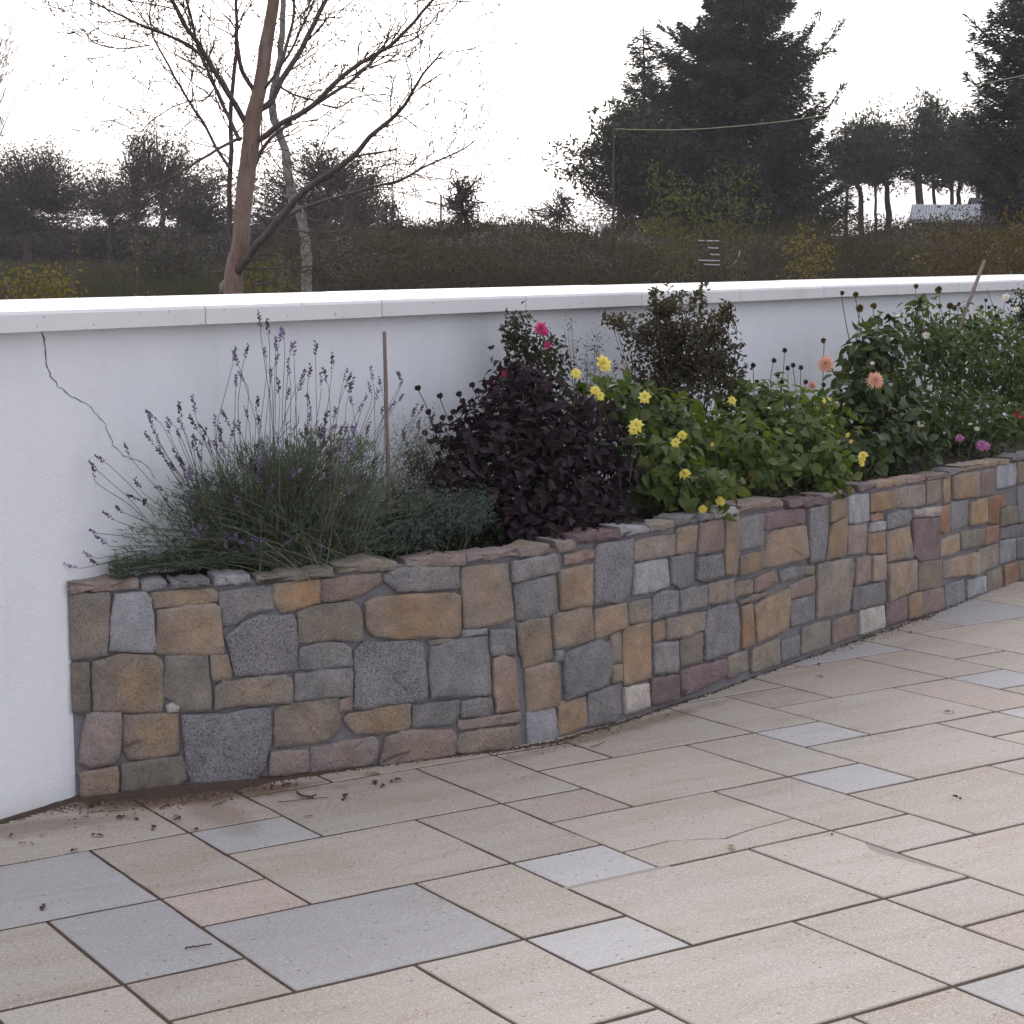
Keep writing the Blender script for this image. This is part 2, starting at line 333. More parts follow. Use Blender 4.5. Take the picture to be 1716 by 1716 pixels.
def slab_poly(poly,mat,label=None,h=.035,gap=.0055):
    """poly: list of (a,b) grid corners, ccw or cw; inset by half a joint"""
    q=np.array([[a*UA,b*UB] for a,b in poly]); c=q.mean(0)
    area=.5*np.sum(q[:,0]*np.roll(q[:,1],-1)-np.roll(q[:,0],-1)*q[:,1])
    if area<0: q=q[::-1]
    def inset(q,g):
        n=len(q); out=[]
        for i in range(n):
            a,b_,c_=q[i-1],q[i],q[(i+1)%n]; e1=unit(b_-a); e2=unit(c_-b_); n1=np.array([-e1[1],e1[0]]); n2=np.array([-e2[1],e2[0]])
            g1=g*(1.35 if abs(e1[1])>abs(e1[0]) else .85); g2_=g*(1.35 if abs(e2[1])>abs(e2[0]) else .85)
            cr=n1[0]*n2[1]-n1[1]*n2[0]
            if abs(cr)<.25: out.append(b_+(n1+n2)/max(.25,1+n1@n2)*(g1+g2_)/2)
            else: out.append(b_+np.linalg.solve(np.array([n1,n2]),np.array([g1,g2_])))
        return np.array(out)
    q=inset(q,gap)
    # subdivide edges with slight sawn irregularity
    e=[]
    for i in range(len(q)):
        a,b_=q[i],q[(i+1)%len(q)]; m=max(2,int(np.linalg.norm(b_-a)/.09)); nn=unit(np.array([-(b_-a)[1],(b_-a)[0]]))
        for j in range(m):
            e.append(a+(b_-a)*j/m+(nn*rng.normal(0,.0011) if j else 0))
    e=np.array(e); ctr=e.mean(0); e2=ctr+(e-ctr)*(1-.0035/np.linalg.norm(e-ctr,axis=1,keepdims=True))
    dz=float(np.clip(rng.normal(0,.0004),-.0008,.0008))
    def w3(uv,z): return GO+DA*uv[:,:1]+DB*uv[:,1:]+PN*z
    n=len(e); V=np.vstack([w3(e,-h),w3(e,dz-.0030),w3(e2,dz)])
    i=np.arange(n); j=(i+1)%n
    F4=np.vstack([np.stack([i,j,n+j,n+i],-1),np.stack([n+i,n+j,2*n+j,2*n+i],-1)])
    org=V[2*n:].mean(0); me=mesh('paving_slab',V-org,[F4,np.array([2*n+i])],mat)
    # make sure the top faces up
    if me.polygons[-1].normal.z<0:
        me.flip_normals()
    o=obj('paving_slab',me,PATIO,org)
    if label: o['label']=label
    return o
# bedding layer and root
bx=[]
_m=simple('bedding_sand',(.085,.052,.030),(.045,.028,.018),30,.95,.4)
def strip_inside(x,y): return (x-WP0[0])*WN[0]+(y-WP0[1])*WN[1]
cs=np.array([g2w(a,b) for a,b in((-16,-14),(-16,16),(26,16),(26,-14))])
pp=[]; # clip the sheet at the white wall
for i in range(4):
    a,b=cs[i],cs[(i+1)%4]; da,db=strip_inside(a[0],a[1])+.1,strip_inside(b[0],b[1])+.1
    if da>=0: pp.append(a)
    if da*db<0: pp.append(a+(b-a)*da/(da-db))
pp=np.array(pp)-PN*.0024
PATIO=obj('patio',mesh('patio',pp,[np.array([list(range(len(pp)))])],_m),kind='structure')
if PATIO.data.polygons[0].normal.z<0: PATIO.data.flip_normals()
occ=set()
def cells(s): return [(a,b) for a in range(s[0],s[1]) for b in range(s[2],s[3])]
for s in SL+[(-1,1,1,3,'y'),(-3,-1,2,3,'e')]: occ.update(cells(s))
SPEC={}
for s in SL:
    slab_poly([(s[0],s[2]),(s[1],s[2]),(s[1],s[3]),(s[0],s[3])],SLM[s[4]])
# cracked slab in two pieces, slab with a broken corner
def pg(x,y):
    p=pat(x,y)-GO; return (float(p@DA)/UA,float(p@DB)/UB)
ck=[pg(1063,1424),pg(1120,1409),pg(1175,1406),pg(1215,1405),pg(1262,1389),pg(1318,1374)]
k0=(-1+.02,ck[0][1]); 
slab_poly([(1,1),(1,3),(0.0+ck[-1][0],3)]+[(a,b) for a,b in ck[::-1][1:-1]]+[(ck[0][0],1)],SLM['y'],'cracked paving slab, larger piece',gap=.003)
slab_poly([(-1,1),(ck[0][0],1)]+[(a,b) for a,b in ck[1:-1]]+[(ck[-1][0],3),(-1,3)],SLM['y'],'cracked paving slab, narrow broken-off strip',gap=.003)
slab_poly([(-3,2),(-1,2),(-1,3),(-1.55,3),(-1.72,2.91),(-1.85,2.87),(-2.3,2.91),(-2.8,3),(-3,3)],SLM['e'],'paving slab with a broken edge filled with mortar')
_pm=simple('patch_mortar',(.36,.32,.27),(.30,.26,.22),40,.9,.3)
for poly in ([(-1.5,2.99),(-1.5,2.8),(-2.85,2.8),(-2.85,2.99)],[(-1.035,-.02),(-1.035,1.1),(-.965,1.1),(-.965,-.02)]):
    V=np.array([g2w(a,b)-PN*.0013 for a,b in poly]); me=mesh('patch_mortar',V,[np.array([list(range(len(V)))])],_pm)
    if me.polygons[0].normal.z<0: me.flip_normals()
    obj('mortar_patch',me,PATIO)
# fill everything else
for a in range(-12,22):
    for b in range(-10,15):
        if (a,b) in occ: continue
        opts=[(2,2),(2,1),(1,2),(1,1),(2,2)]; random.shuffle(opts)
        for da,db in opts+[(1,1)]:
            cc=[(a+i,b+j) for i in range(da) for j in range(db)]
            if not any(c in occ for c in cc): break
        occ.update(cc); c=g2w(a+da/2,b+db/2)
        if strip_inside(c[0],c[1])<.25: continue
        if c[1]<1.5 or np.hypot(c[0],c[1])>14: continue
        s=np.interp(c[0],PCV[:,0],PCV[:,1])
        if c[0]>WP0[0]+.2 and c[1]>s+.35: continue
        slab_poly([(a,b),(a+da,b),(a+da,b+db),(a,b+db)],SLM[rnd_color()])
# ------------------------------------------------------------------ white garden wall
GW=thing('garden_wall','white rendered garden wall with pale coping, cracked at its left end','wall',tuple(WP0))
def white_mat():
    m,n,b,o=newmat('white_render'); h=N(n); w=h.coord('World'); a=h.noise(w,2.2,4,.6); g=h.noise(w,150,3,.7); s=h.noise(h.vscale(w,(1,1,.35)),5,4)
    c=h.mix(a,(.80,.82,.84),(.84,.855,.87)); c=h.mix(h.ramp(s,[(.45,0.),(.85,.4)]),c,(.66,.68,.70)); c=h.mix(h.ramp(h.noise(h.vscale(w,(6,6,.5)),3,4,.7),[(.55,0.),(.8,.22)]),c,(.60,.60,.57))
    sep=h.node('ShaderNodeSeparateXYZ'); h.lk(w,sep.inputs[0])
    z=h.math('ADD',sep.outputs[2],h.math('MULTIPLY',h.noise(w,9,4),.10))
    c=h.mix(h.ramp(h.math('ADD',h.math('MULTIPLY',z,2.2),.52),[(.1,.55),(.42,0.)]),c,(.50,.50,.42))   # splashed soil at the foot
    h.lk(c,b.inputs['Base Color']); b.inputs['Roughness'].default_value=.9
    h.lk(h.bump(g,.8,.004,h.bump(h.noise(w,32,3,.6),.4,.006,h.bump(a,.3,.01))),b.inputs['Normal']); return m
WM=white_mat()
def wl(s,o,z): 
    p=W3(s,z,o)-WP0; return p
WL=9.05
mb=MB(); mb.box((-4,-.22,-.9),(WL,0,1.34),tf=lambda s,o,z:wl(s,o,z)); obj('wall_face',mb.mesh('wall_face',WM),GW)
def coping_mat():
    m,n,b,o=newmat('coping_concrete'); h=N(n); w=h.coord('World'); a=h.noise(w,5,4,.6); g=h.noise(w,120,3,.7)
    c=h.mix(a,(.74,.73,.72),(.80,.79,.77)); c=h.mix(h.ramp(g,[(.60,0.),(.72,.4)]),c,(.5,.48,.45)); c=h.mix(h.ramp(h.noise(w,1.7,5,.7,1.),[(.52,0.),(.75,.5)]),c,(.58,.57,.53)); c=h.mix(h.ramp(h.noise(w,38,2,.6),[(.68,0.),(.73,.7)]),c,(.33,.32,.27))
    h.lk(c,b.inputs['Base Color']); b.inputs['Roughness'].default_value=.55; h.lk(h.bump(g,.3,.002),b.inputs['Normal']); return m
CM=coping_mat()
js=[-4,-3.19,-2.245,-1.3,-.355,.59,1.535,2.49,3.43,4.38,5.33,6.3,7.25,8.2,9.12]
prof=np.array([[.045,1.333],[.060,1.3335],[.0605,1.386],[.054,1.396],[-.228,1.424],[-.237,1.416],[-.239,1.350],[-.225,1.3365]])
for a,b in zip(js[:-1],js[1:]):
    a+=.003;b-=.003; n=len(prof); dz=rng.normal(0,.0008)
    V=[];
    for s,k in((a,0),(a+.002,1),(b-.002,1),(b,0)):
        for o_,z in prof:
            c=np.array([-.09,1.375]); q=np.array([o_,z]); 
            if not k: q=c+(q-c)*.985
            V.append(wl(s,q[0],q[1]+dz))
    F=[]
    for r in range(3):
        for i in range(n): j=(i+1)%n; F.append([r*n+i,r*n+j,(r+1)*n+j,(r+1)*n+i])
    me=mesh('coping_stone',np.array(V),[np.array(F),np.array([list(range(n))[::-1]]),np.array([list(range(3*n,4*n))])],CM)
    obj('coping_stone',me,GW)
# joint mortar just below the coping surface so the gaps read as lines, not holes
_jm=simple('joint_mortar',(.42,.41,.40),(.36,.35,.34),30)
mb=MB()
for s in js[1:-1]: 
    mb.box((s-.0035,-.233,1.345),(s+.0035,.055,1.39),tf=lambda s,o,z:wl(s,o,z))
obj('joint_mortar',mb.mesh('joint_mortar',_jm),GW)
# crack in the render
ckp=[(70,556),(75,575),(77,600),(78,613),(86,630),(98,647),(115,662),(133,670),(150,680),(163,695),(177,713),(183,730),(190,745),(205,760),(216,769),(230,771),(243,778),(256,793),(262,806)]
_cm=simple('crack_shadow',(.10,.09,.09),(.16,.15,.14),50)
pts=[]
for i in range(len(ckp)-1):
    for u in (0,.33,.66): pts.append(np.array(ckp[i])*(1-u)+np.array(ckp[i+1])*u+rng.normal(0,1.1,2))
V=[];
for i,(x,y) in enumerate(pts):
    t=wallhit(x,y,.0012); p=C0+ray(x,y)*t; w=.0021*(1.5 if i<10 else 1)*rng.uniform(.45,1.25)*(1-.55*i/len(pts))
    tg=np.array(pts[min(i+1,len(pts)-1)])-np.array(pts[max(i-1,0)]); ss=unit(np.array([tg[0],-tg[1]])); nn=WD*(-ss[1])+np.array([0,0,1.])*ss[0]
    V+= [p+nn*w-WP0,p-nn*w-WP0]
F=np.array([[2*i,2*i+1,2*i+3,2*i+2] for i in range(len(pts)-1)])
obj('crack',mesh('crack',np.array(V),F,_cm),GW)
# ------------------------------------------------------------------ stone planter
PL=thing('stone_planter','low curved planter wall of mixed tan and grey granite stones below the white wall','planter',(float(PCV[7][0]),float(PCV[7][1]),patz(*PCV[7])))
PLO=np.array(PL.location)
RAW=[ # origin x, y, scale, then stones: kind, points
(0,900,3.0643,[
('t',[(345,290),(562,285),(556,460),(550,600),(360,625),(340,400)]),
('b',[(588,295),(740,280),(775,320),(800,560),(785,588),(560,580),(572,400)]),
('t',[(775,285),(1095,262),(1115,280),(1110,330),(795,365)]),
('o',[(810,370),(1095,340),(1125,370),(1145,600),(800,600)]),
('g',[(1120,285),(1400,240),(1405,365),(1270,395),(1215,440),(1145,455)]),
('o',[(1405,240),(1635,215),(1645,330),(1450,388),(1412,350)]),
('k',[(365,645),(458,648),(460,895),(362,895)]),
('t',[(475,640),(620,600),(800,610),(833,640),(833,895),(480,893)]),
('k',[(845,608),(1060,602),(1072,720),(1088,890),(925,888),(880,840),(838,825)]),
('t',[(1075,600),(1168,598),(1185,690),(1180,725),(1090,735)]),
('d',[(1175,495),(1240,440),(1340,402),(1500,400),(1520,450),(1525,690),(1205,712),(1185,600),(1160,520)]),
('t',[(1100,770),(1135,740),(1450,705),(1495,720),(1500,845),(1210,865),(1100,885)]),
('w',[(850,862),(885,852),(912,868),(910,890),(860,895)]),
('p',[(440,905),(620,900),(618,1080),(600,1150),(470,1178),(405,1150)]),
('t',[(632,915),(910,900),(915,1115),(660,1142),(632,1080)]),
('d',[(930,915),(1180,905),(1270,880),(1380,880),(1392,1000),(1350,1190),(1300,1255),(980,1258),(960,1180),(945,1060)]),
('t',[(415,1210),(600,1172),(607,1330),(415,1330)]),
('k',[(625,1165),(930,1122),(955,1160),(960,1240),(900,1290),(630,1325)]),
('p',[(1390,1100),(1580,1090),(1580,1205),(1380,1222)]),
]),
(480,820,3.0643,[
('p',[(180,460),(480,425),(492,480),(400,530),(240,572),(180,570)]),
('g',[(495,440),(560,405),(880,390),(885,505),(570,522),(500,470)]),
('o',[(895,400),(1130,375),(1140,480),(1160,650),(1110,685),(905,712)]),
('o',[(405,580),(470,545),(850,530),(885,545),(893,740),(860,755),(600,765),(450,755),(410,720)]),
('k',[(55,630),(120,600),(340,575),(375,610),(392,765),(350,780),(230,770),(60,785)]),
('g',[(65,820),(150,790),(280,785),(325,815),(340,905),(65,930)]),
('g',[(40,945),(330,915),(332,1055),(40,1088)]),
('d',[(350,820),(400,785),(650,775),(700,800),(725,1060),(700,1080),(520,1100),(400,1125),(345,1120)]),
('g',[(735,810),(900,760),(1030,755),(1045,1050),(740,1070),(730,950)]),
('b',[(900,720),(1020,708),(1022,735),(900,758)]),
('k',[(715,778),(890,765),(735,802)]),
('g',[(1040,725),(1160,715),(1170,845),(1050,848)]),
('r',[(1055,870),(1110,850),(1165,870),(1190,1125),(1070,1142),(1060,1000)]),
('t',[(-60,1130),(-10,1105),(150,1075),(262,1068),(272,1230),(210,1285),(0,1320),(-60,1328)]),
('p',[(270,1085),(335,1060),(335,1130),(275,1140)]),
('t',[(285,1180),(320,1150),(600,1095),(632,1100),(625,1225),(480,1250),(360,1258)]),
('g',[(645,1105),(880,1080),(885,1140),(860,1205),(650,1225)]),
('g',[(893,1085),(1040,1065),(1055,1150),(893,1165)]),
('p',[(880,1185),(1190,1140),(1195,1190),(885,1235)]),
('t',[(880,1250),(1190,1205),(1200,1320),(880,1355),(865,1300)]),
('p',[(510,1270),(600,1240),(840,1228),(868,1260),(860,1360),(500,1420),(475,1408)]),
('p',[(120,1325),(440,1268),(470,1290),(460,1370),(420,1410),(120,1455)]),
('g',[(1150,370),(1380,330),(1395,420),(1160,475)]),
('g',[(1170,480),(1370,440),(1388,630),(1240,675),(1180,670)]),
('o',[(1395,415),(1560,380),(1562,590),(1405,615)]),
('p',[(1420,335),(1600,298),(1600,345),(1425,388)]),
('t',[(1190,690),(1345,655),(1362,875),(1215,915),(1190,800)]),
('t',[(1365,640),(1560,595),(1578,770),(1375,820)]),
('o',[(1220,925),(1385,885),(1405,1110),(1235,1148)]),
('g',[(1375,830),(1413,822),(1413,875),(1377,880)]),
('g',[(1420,840),(1600,770),(1650,780),(1660,900),(1640,1000),(1425,1085)]),
('b',[(1230,1150),(1370,1115),(1392,1275),(1240,1320)]),
('o',[(1390,1095),(1530,1065),(1535,1215),(1395,1265)]),
('g',[(1540,1050),(1690,1000),(1705,1150),(1680,1190),(1545,1215)]),
]),
(900,760,3.432,[
('d',[(330,525),(540,490),(543,650),(520,820),(480,850),(320,862),(318,690)]),
('t',[(552,500),(780,460),(785,580),(552,622)]),
('t',[(792,435),(910,410),(905,560),(795,578)]),
('p',[(925,400),(1058,380),(1062,550),(915,582)]),
('o',[(1070,380),(1148,360),(1140,600),(1132,695),(1070,695),(1070,500)]),
('g',[(1160,375),(1290,345),(1290,530),(1155,560)]),
('m',[(1298,340),(1530,310),(1535,400),(1302,440)]),
('o',[(1315,480),(1350,445),(1530,410),(1543,600),(1310,660)]),
('d',[(1550,315),(1660,300),(1655,470),(1640,610),(1555,625)]),
('b',[(545,640),(735,605),(750,760),(620,800),(545,810)]),
('g',[(755,600),(890,575),(895,750),(820,778),(765,745)]),
('d',[(915,600),(1050,580),(1062,700),(960,735),(912,720)]),
('t',[(1150,590),(1300,560),(1305,655),(1150,705)]),
('d',[(655,830),(700,795),(795,785),(800,905),(655,955)]),
('g',[(810,790),(960,755),(960,880),(810,912)]),
('t',[(975,750),(1120,715),(1115,835),(970,870)]),
('t',[(1130,740),(1230,720),(1235,800),(1120,825)]),
('r',[(1243,715),(1350,675),(1385,740),(1243,800)]),
('g',[(1385,670),(1525,640),(1520,700),(1400,745)]),
('p',[(1440,760),(1585,700),(1585,800),(1445,840)]),
('k',[(1532,650),(1592,645),(1590,690),(1532,698)]),
('o',[(325,895),(500,860),(510,990),(330,1070)]),
('t',[(518,860),(640,830),(645,955),(518,980)]),
('o',[(487,1010),(640,960),(642,1290),(495,1335)]),
('k',[(415,1050),(478,1020),(478,1195),(425,1205)]),
('k',[(422,1220),(480,1210),(482,1300),(425,1315)]),
('o',[(660,975),(725,955),(727,1060),(665,1082)]),
('t',[(735,950),(958,905),(945,1010),(850,1050),(735,1065)]),
('g',[(660,1095),(800,1080),(805,1250),(665,1265)]),
('k',[(812,1080),(870,1040),(940,1030),(943,1190),(820,1230)]),
('d',[(970,900),(1050,875),(1145,860),(1165,1000),(1150,1130),(960,1185),(955,1010)]),
('o',[(1165,880),(1225,865),(1240,1100),(1175,1120)]),
('k',[(1152,840),(1310,790),(1310,812),(1155,870)]),
('o',[(1240,870),(1430,775),(1438,850),(1430,1005),(1265,1085)]),
('d',[(1448,850),(1585,820),(1590,960),(1455,995)]),
('m',[(650,1290),(800,1270),(805,1408),(645,1445)]),
('m',[(815,1262),(830,1240),(1070,1178),(1080,1270),(900,1368),(820,1392)]),
('k',[(1086,1170),(1205,1130),(1216,1240),(1090,1300)]),
('k',[(1222,1130),(1385,1060),(1385,1210),(1227,1260)]),
('g',[(1393,1080),(1495,1040),(1500,1160),(1395,1200)]),
('w',[(500,1345),(630,1320),(635,1450),(502,1500)]),
]),
(1300,720,4.125,[
('t',[(373,495),(470,465),(475,595),(366,640)]),
('o',[(380,655),(475,605),(475,870),(342,895),(360,760)]),
('b',[(485,460),(630,440),(630,630),(490,650)]),
('p',[(487,665),(615,645),(608,850),(490,862)]),
('o',[(640,440),(818,420),(813,540),(642,570)]),
('t',[(824,415),(1015,380),(1015,520),(830,545)]),
('t',[(1030,360),(1138,337),(1142,495),(1032,520)]),
('o',[(1150,335),(1195,320),(1195,495),(1155,515)]),
('o',[(1215,320),(1398,290),(1396,460),(1220,480)]),
('p',[(1407,290),(1515,262),(1508,450),(1410,465)]),
('b',[(1525,250),(1650,225),(1650,380),(1525,410)]),
('t',[(1660,225),(1730,212),(1730,358),(1660,375)]),
('r',[(650,590),(740,575),(740,620),(650,632)]),
('b',[(642,645),(740,630),(740,690),(637,705)]),
('r',[(632,715),(745,700),(745,855),(632,852)]),
('g',[(755,580),(910,555),(930,600),(905,650),(757,690)]),
('w',[(942,555),(1122,530),(1127,590),(952,605)]),
('t',[(760,705),(850,680),(908,670),(928,880),(850,890),(765,912)]),
('m',[(938,620),(1120,602),(1120,895),(1000,915),(940,865)]),
('r',[(1130,540),(1193,520),(1196,700),(1160,720),(1130,700)]),
('g',[(1203,500),(1320,490),(1322,660),(1207,700)]),
('o',[(1332,510),(1450,470),(1453,640),(1332,660)]),
('r',[(1460,470),(1580,450),(1575,530),(1535,545),(1530,650),(1465,650)]),
('k',[(1543,545),(1655,525),(1658,640),(1543,668)]),
('g',[(1665,400),(1730,385),(1730,635),(1668,640)]),
('o',[(655,880),(750,865),(750,1040),(652,1045)]),
('p',[(545,890),(640,870),(635,1035),(538,1078)]),
('t',[(275,930),(500,890),(525,930),(500,1250),(440,1275),(280,1310)]),
('g',[(522,1092),(740,1050),(745,1200),(512,1250)]),
('t',[(765,930),(968,900),(970,1110),(870,1140),(762,1190)]),
('k',[(978,920),(1135,900),(1135,1090),(978,1112)]),
('o',[(1132,770),(1255,715),(1262,838),(1137,885)]),
('k',[(1267,702),(1428,680),(1418,790),(1275,830)]),
('r',[(1437,680),(1530,655),(1530,760),(1428,800)]),
('o',[(1150,910),(1380,845),(1383,1000),(1150,1025)]),
('t',[(1392,830),(1530,785),(1533,930),(1392,1000)]),
('g',[(1542,680),(1730,645),(1730,735),(1546,757)]),
('b',[(1543,772),(1648,752),(1648,900),(1547,930)]),
('g',[(1657,752),(1730,740),(1730,888),(1657,890)]),
('w',[(572,1250),(740,1210),(748,1365),(577,1415)]),
('p',[(383,1320),(555,1270),(558,1428),(387,1480)]),
('k',[(172,1370),(372,1320),(375,1500),(167,1552)]),
('m',[(757,1190),(898,1145),(898,1310),(762,1358)]),
('o',[(908,1150),(1000,1120),(1000,1288),(912,1310)]),
('p',[(1008,1120),(1143,1090),(1147,1240),(1007,1285)]),
('g',[(1152,1080),(1290,1032),(1298,1180),(1153,1230)]),
('b',[(1312,1040),(1440,1010),(1443,1120),(1317,1165)]),
('t',[(1452,990),(1550,950),(1558,1098),(1457,1125)]),
('r',[(1563,940),(1660,912),(1673,1038),(1568,1092)]),
('k',[(1677,920),(1730,900),(1730,1020),(1682,1045)]),
]),
]
COPE=[
(0,900,3.0643,[('p',[(338,222),(700,215),(712,262),(345,285)]),('b',[(722,230),(745,215),(850,215),(850,262),(735,272)]),('g',[(878,215),(1070,205),(1072,240),(880,262)]),('b',[(1098,190),(1280,185),(1280,232),(1100,243)]),('k',[(1318,190),(1530,172),(1700,150),(1700,198),(1318,232)])]),
(480,820,3.0643,[('k',[(255,388),(420,350),(560,365),(565,410),(260,432)]),('p',[(610,355),(750,330),(905,330),(910,385),(612,402)]),('p',[(918,325),(1180,300),(1186,340),(920,370)]),('t',[(1193,310),(1300,280),(1345,275),(1352,325),(1197,348)]),('t',[(1370,265),(1455,255),(1475,280),(1465,305),(1395,315)]),('m',[(1482,238),(1600,205),(1700,205),(1700,250),(1484,270)])]),
(900,760,3.432,[('m',[(215,468),(350,440),(455,425),(455,478),(215,520)]),('b',[(465,415),(600,405),(628,420),(625,450),(475,475)]),('t',[(632,400),(760,385),(768,420),(635,450)]),('g',[(775,365),(910,345),(915,390),(780,412)]),('g',[(925,352),(1000,335),(1000,372),(925,385)]),('w',[(1005,320),(1125,300),(1148,315),(1143,345),(1012,372)]),('p',[(1154,290),(1380,255),(1405,272),(1403,298),(1160,332)]),('m',[(1412,262),(1660,240),(1660,290),(1420,310)])]),
(1300,720,4.125,[('p',[(300,440),(420,420),(520,395),(530,425),(440,445),(300,475)]),('m',[(542,378),(655,365),(678,395),(560,425)]),('o',[(690,365),(890,335),(893,375),(695,410)]),('r',[(900,330),(1025,315),(1025,350),(905,370)]),('p',[(1033,318),(1140,295),(1188,300),(1188,325),(1037,350)]),('g',[(1195,285),(1200,262),(1275,262),(1275,290),(1200,318)]),('t',[(1283,245),(1560,200),(1602,208),(1600,232),(1287,287)]),('g',[(1612,185),(1730,165),(1730,205),(1620,218)])]),
]
def to_sz(px,py):
    s,z,t=phit(px,py); return s,z
def stone(poly,mat,name,front=.016,depth=.05,back_top=0.,rough=1.):
    """poly in (s,z) metres; a pillowed, chipped block standing proud of the mortar"""
    q=np.array(poly); area=.5*np.sum(q[:,0]*np.roll(q[:,1],-1)-np.roll(q[:,0],-1)*q[:,1])
    if area<0: q=q[::-1]
    size=math.sqrt(abs(area)); e=[]
    # chaikin corner softening then resample
    for _ in range(1):
        q=np.vstack([np.vstack([q[i]*.965+q[(i+1)%len(q)]*.035,q[i]*.035+q[(i+1)%len(q)]*.965]) for i in range(len(q))])
    L=np.r_[0,np.cumsum(np.linalg.norm(np.roll(q,-1,0)-q,axis=1))]; n=int(np.clip(L[-1]/.024,10,26)); u=np.linspace(0,L[-1],n,endpoint=False)
    qq=np.vstack([q,q[:1]]); ct=L[:-1]; kp=[]
    for v_ in sorted(ct):
        if not kp or v_-kp[-1]>.004: kp.append(v_)
    kc=np.array(kp); u=np.array([x for x in u if np.min(np.abs(kc-x))>.009 and L[-1]-x>.006]); u=np.sort(np.r_[kc,u]); n=len(u)
    e=np.stack([np.interp(u,L,qq[:,0]),np.interp(u,L,qq[:,1])],-1)
    c=e.mean(0); e+=(e-c)/np.linalg.norm(e-c,axis=1,keepdims=True)*.0045+rng.normal(0,.0016*rough,e.shape)
    f=rng.uniform(.006,front)
    def sc(k,ab): 
        d=c-e; l=np.linalg.norm(d,axis=1,keepdims=True); return e+d*np.minimum(k,ab/l)
    tx,tz_=rng.normal(0,.02,2)
    rings=[(e,-depth+0*e[:,0]),(e,f*.35+rng.normal(0,.001,n)),(sc(.2,.0022),f*.95+rng.normal(0,.0007*rough,n)),(sc(.5,.018),f+.0008+rng.normal(0,.0008*rough,n)),(c+(e-c)*.35,f+.0015+rng.normal(0,.0008*rough,n))]
    V=[]
    for ring,d in rings:
        dd=d+((ring[:,0]-c[0])*tx+(ring[:,1]-c[1])*tz_)*(d>-.01)
        xy=pcurve(ring[:,0],dd); V.append(np.column_stack([xy,ring[:,1]]))
    xy=pcurve(np.array([c[0]]),np.array([f+.002])); V.append(np.column_stack([xy,[[c[1]]]]))
    V=np.vstack(V); i=np.arange(n); j=(i+1)%n
    F4=np.vstack([np.stack([k*n+i,k*n+j,(k+1)*n+j,(k+1)*n+i],-1) for k in range(4)])
    F3=np.stack([4*n+i,4*n+j,np.full(n,5*n)],-1)
    org=V[-1].copy(); sm=np.r_[np.zeros(2*n),np.ones(3*n)]; return obj(name,mesh(name,V-org,[F4,F3],mat,smooth=sm),PL,org-PLO)
for ox,oy,k,lst in RAW:
    for kind,pts_ in lst:
        poly=[to_sz(ox+x/k,oy+y/k) for x,y in pts_]
        stone(poly,STM[kind],'stone')
tops=[]
for ox,oy,k,lst in COPE:
    for kind,pts_ in lst:
        poly=np.array([to_sz(ox+x/k,oy+y/k) for x,y in pts_]); lo,hi=poly[:,1].min(),poly[:,1].max()
        c=poly[:,1].mean(); poly[:,1]=np.where(poly[:,1]>c,poly[:,1]-.004,poly[:,1]); tops.append((poly[:,0].mean(),c))
        o=stone(poly,STM[kind],'coping_stone',front=.020,depth=rng.uniform(.07,.11),rough=1.6)
# a few more stones where the planter runs on out of the picture
for s in np.arange(phit(1733/1.,900)[0]+.06,PLEN-.12,.2):
    for z0,z1 in ((-.17,-.02),(-.005,.12),(.135,.27),(.285,.36)):
        stone([(s,z0),(s+.185,z0),(s+.185,z1),(s,z1)],STM[rng.choice(list('togkgp'))],'stone')
tops=np.array(sorted(tops)); 
def ptop(s): return np.interp(s,tops[:,0],tops[:,1])
mb=MB(); S=np.linspace(-.005,PLEN,90); zt=ptop(S)-.008+rng.normal(0,.002,len(S)); zb=np.array([patz(*p) for p in pcurve(S)])-.06
rows=[(-.003,zb),(-.003,zt-.004),(-.009,zt),(-.16,zt-.004),(-.165,zb)]
V=[]
for d,z in rows:
    xy=pcurve(S,d); V.append(np.column_stack([xy,z]))
V=np.vstack(V)-PLO; n=len(S); i=np.arange(n-1)
F=np.vstack([np.stack([r*n+i,r*n+i+1,(r+1)*n+i+1,(r+1)*n+i],-1) for r in range(4)])
obj('mortar',mesh('mortar',V,F,MORT),PL)
# soil fill between planter front and wall
def soilz(s): return ptop(s)-.035
rows=[]; S=np.linspace(.02,PLEN,70)
for u in np.linspace(0,1,9):
    a=pcurve(S,-.13); f=(S/PLEN); wpt=np.array([ (WP0+WD*v)[:2] for v in np.linspace(.12,9.0,len(S))])-WN[:2]*.02
    xy=a*(1-u)+wpt*u; z=soilz(S)+.03*math.sin(u*math.pi)+rng.normal(0,.008,len(S)); rows.append(np.column_stack([xy,z]))
V=np.vstack(rows)-PLO; n=len(S); i=np.arange(n-1); F=np.vstack([np.stack([r*n+i,r*n+i+1,(r+1)*n+i+1,(r+1)*n+i],-1) for r in range(8)])
SOIL=simple('soil',(.035,.025,.018),(.055,.04,.028),40,1.,.8,.02)
obj('soil',mesh('soil',V,F,SOIL,smooth=True),PL)
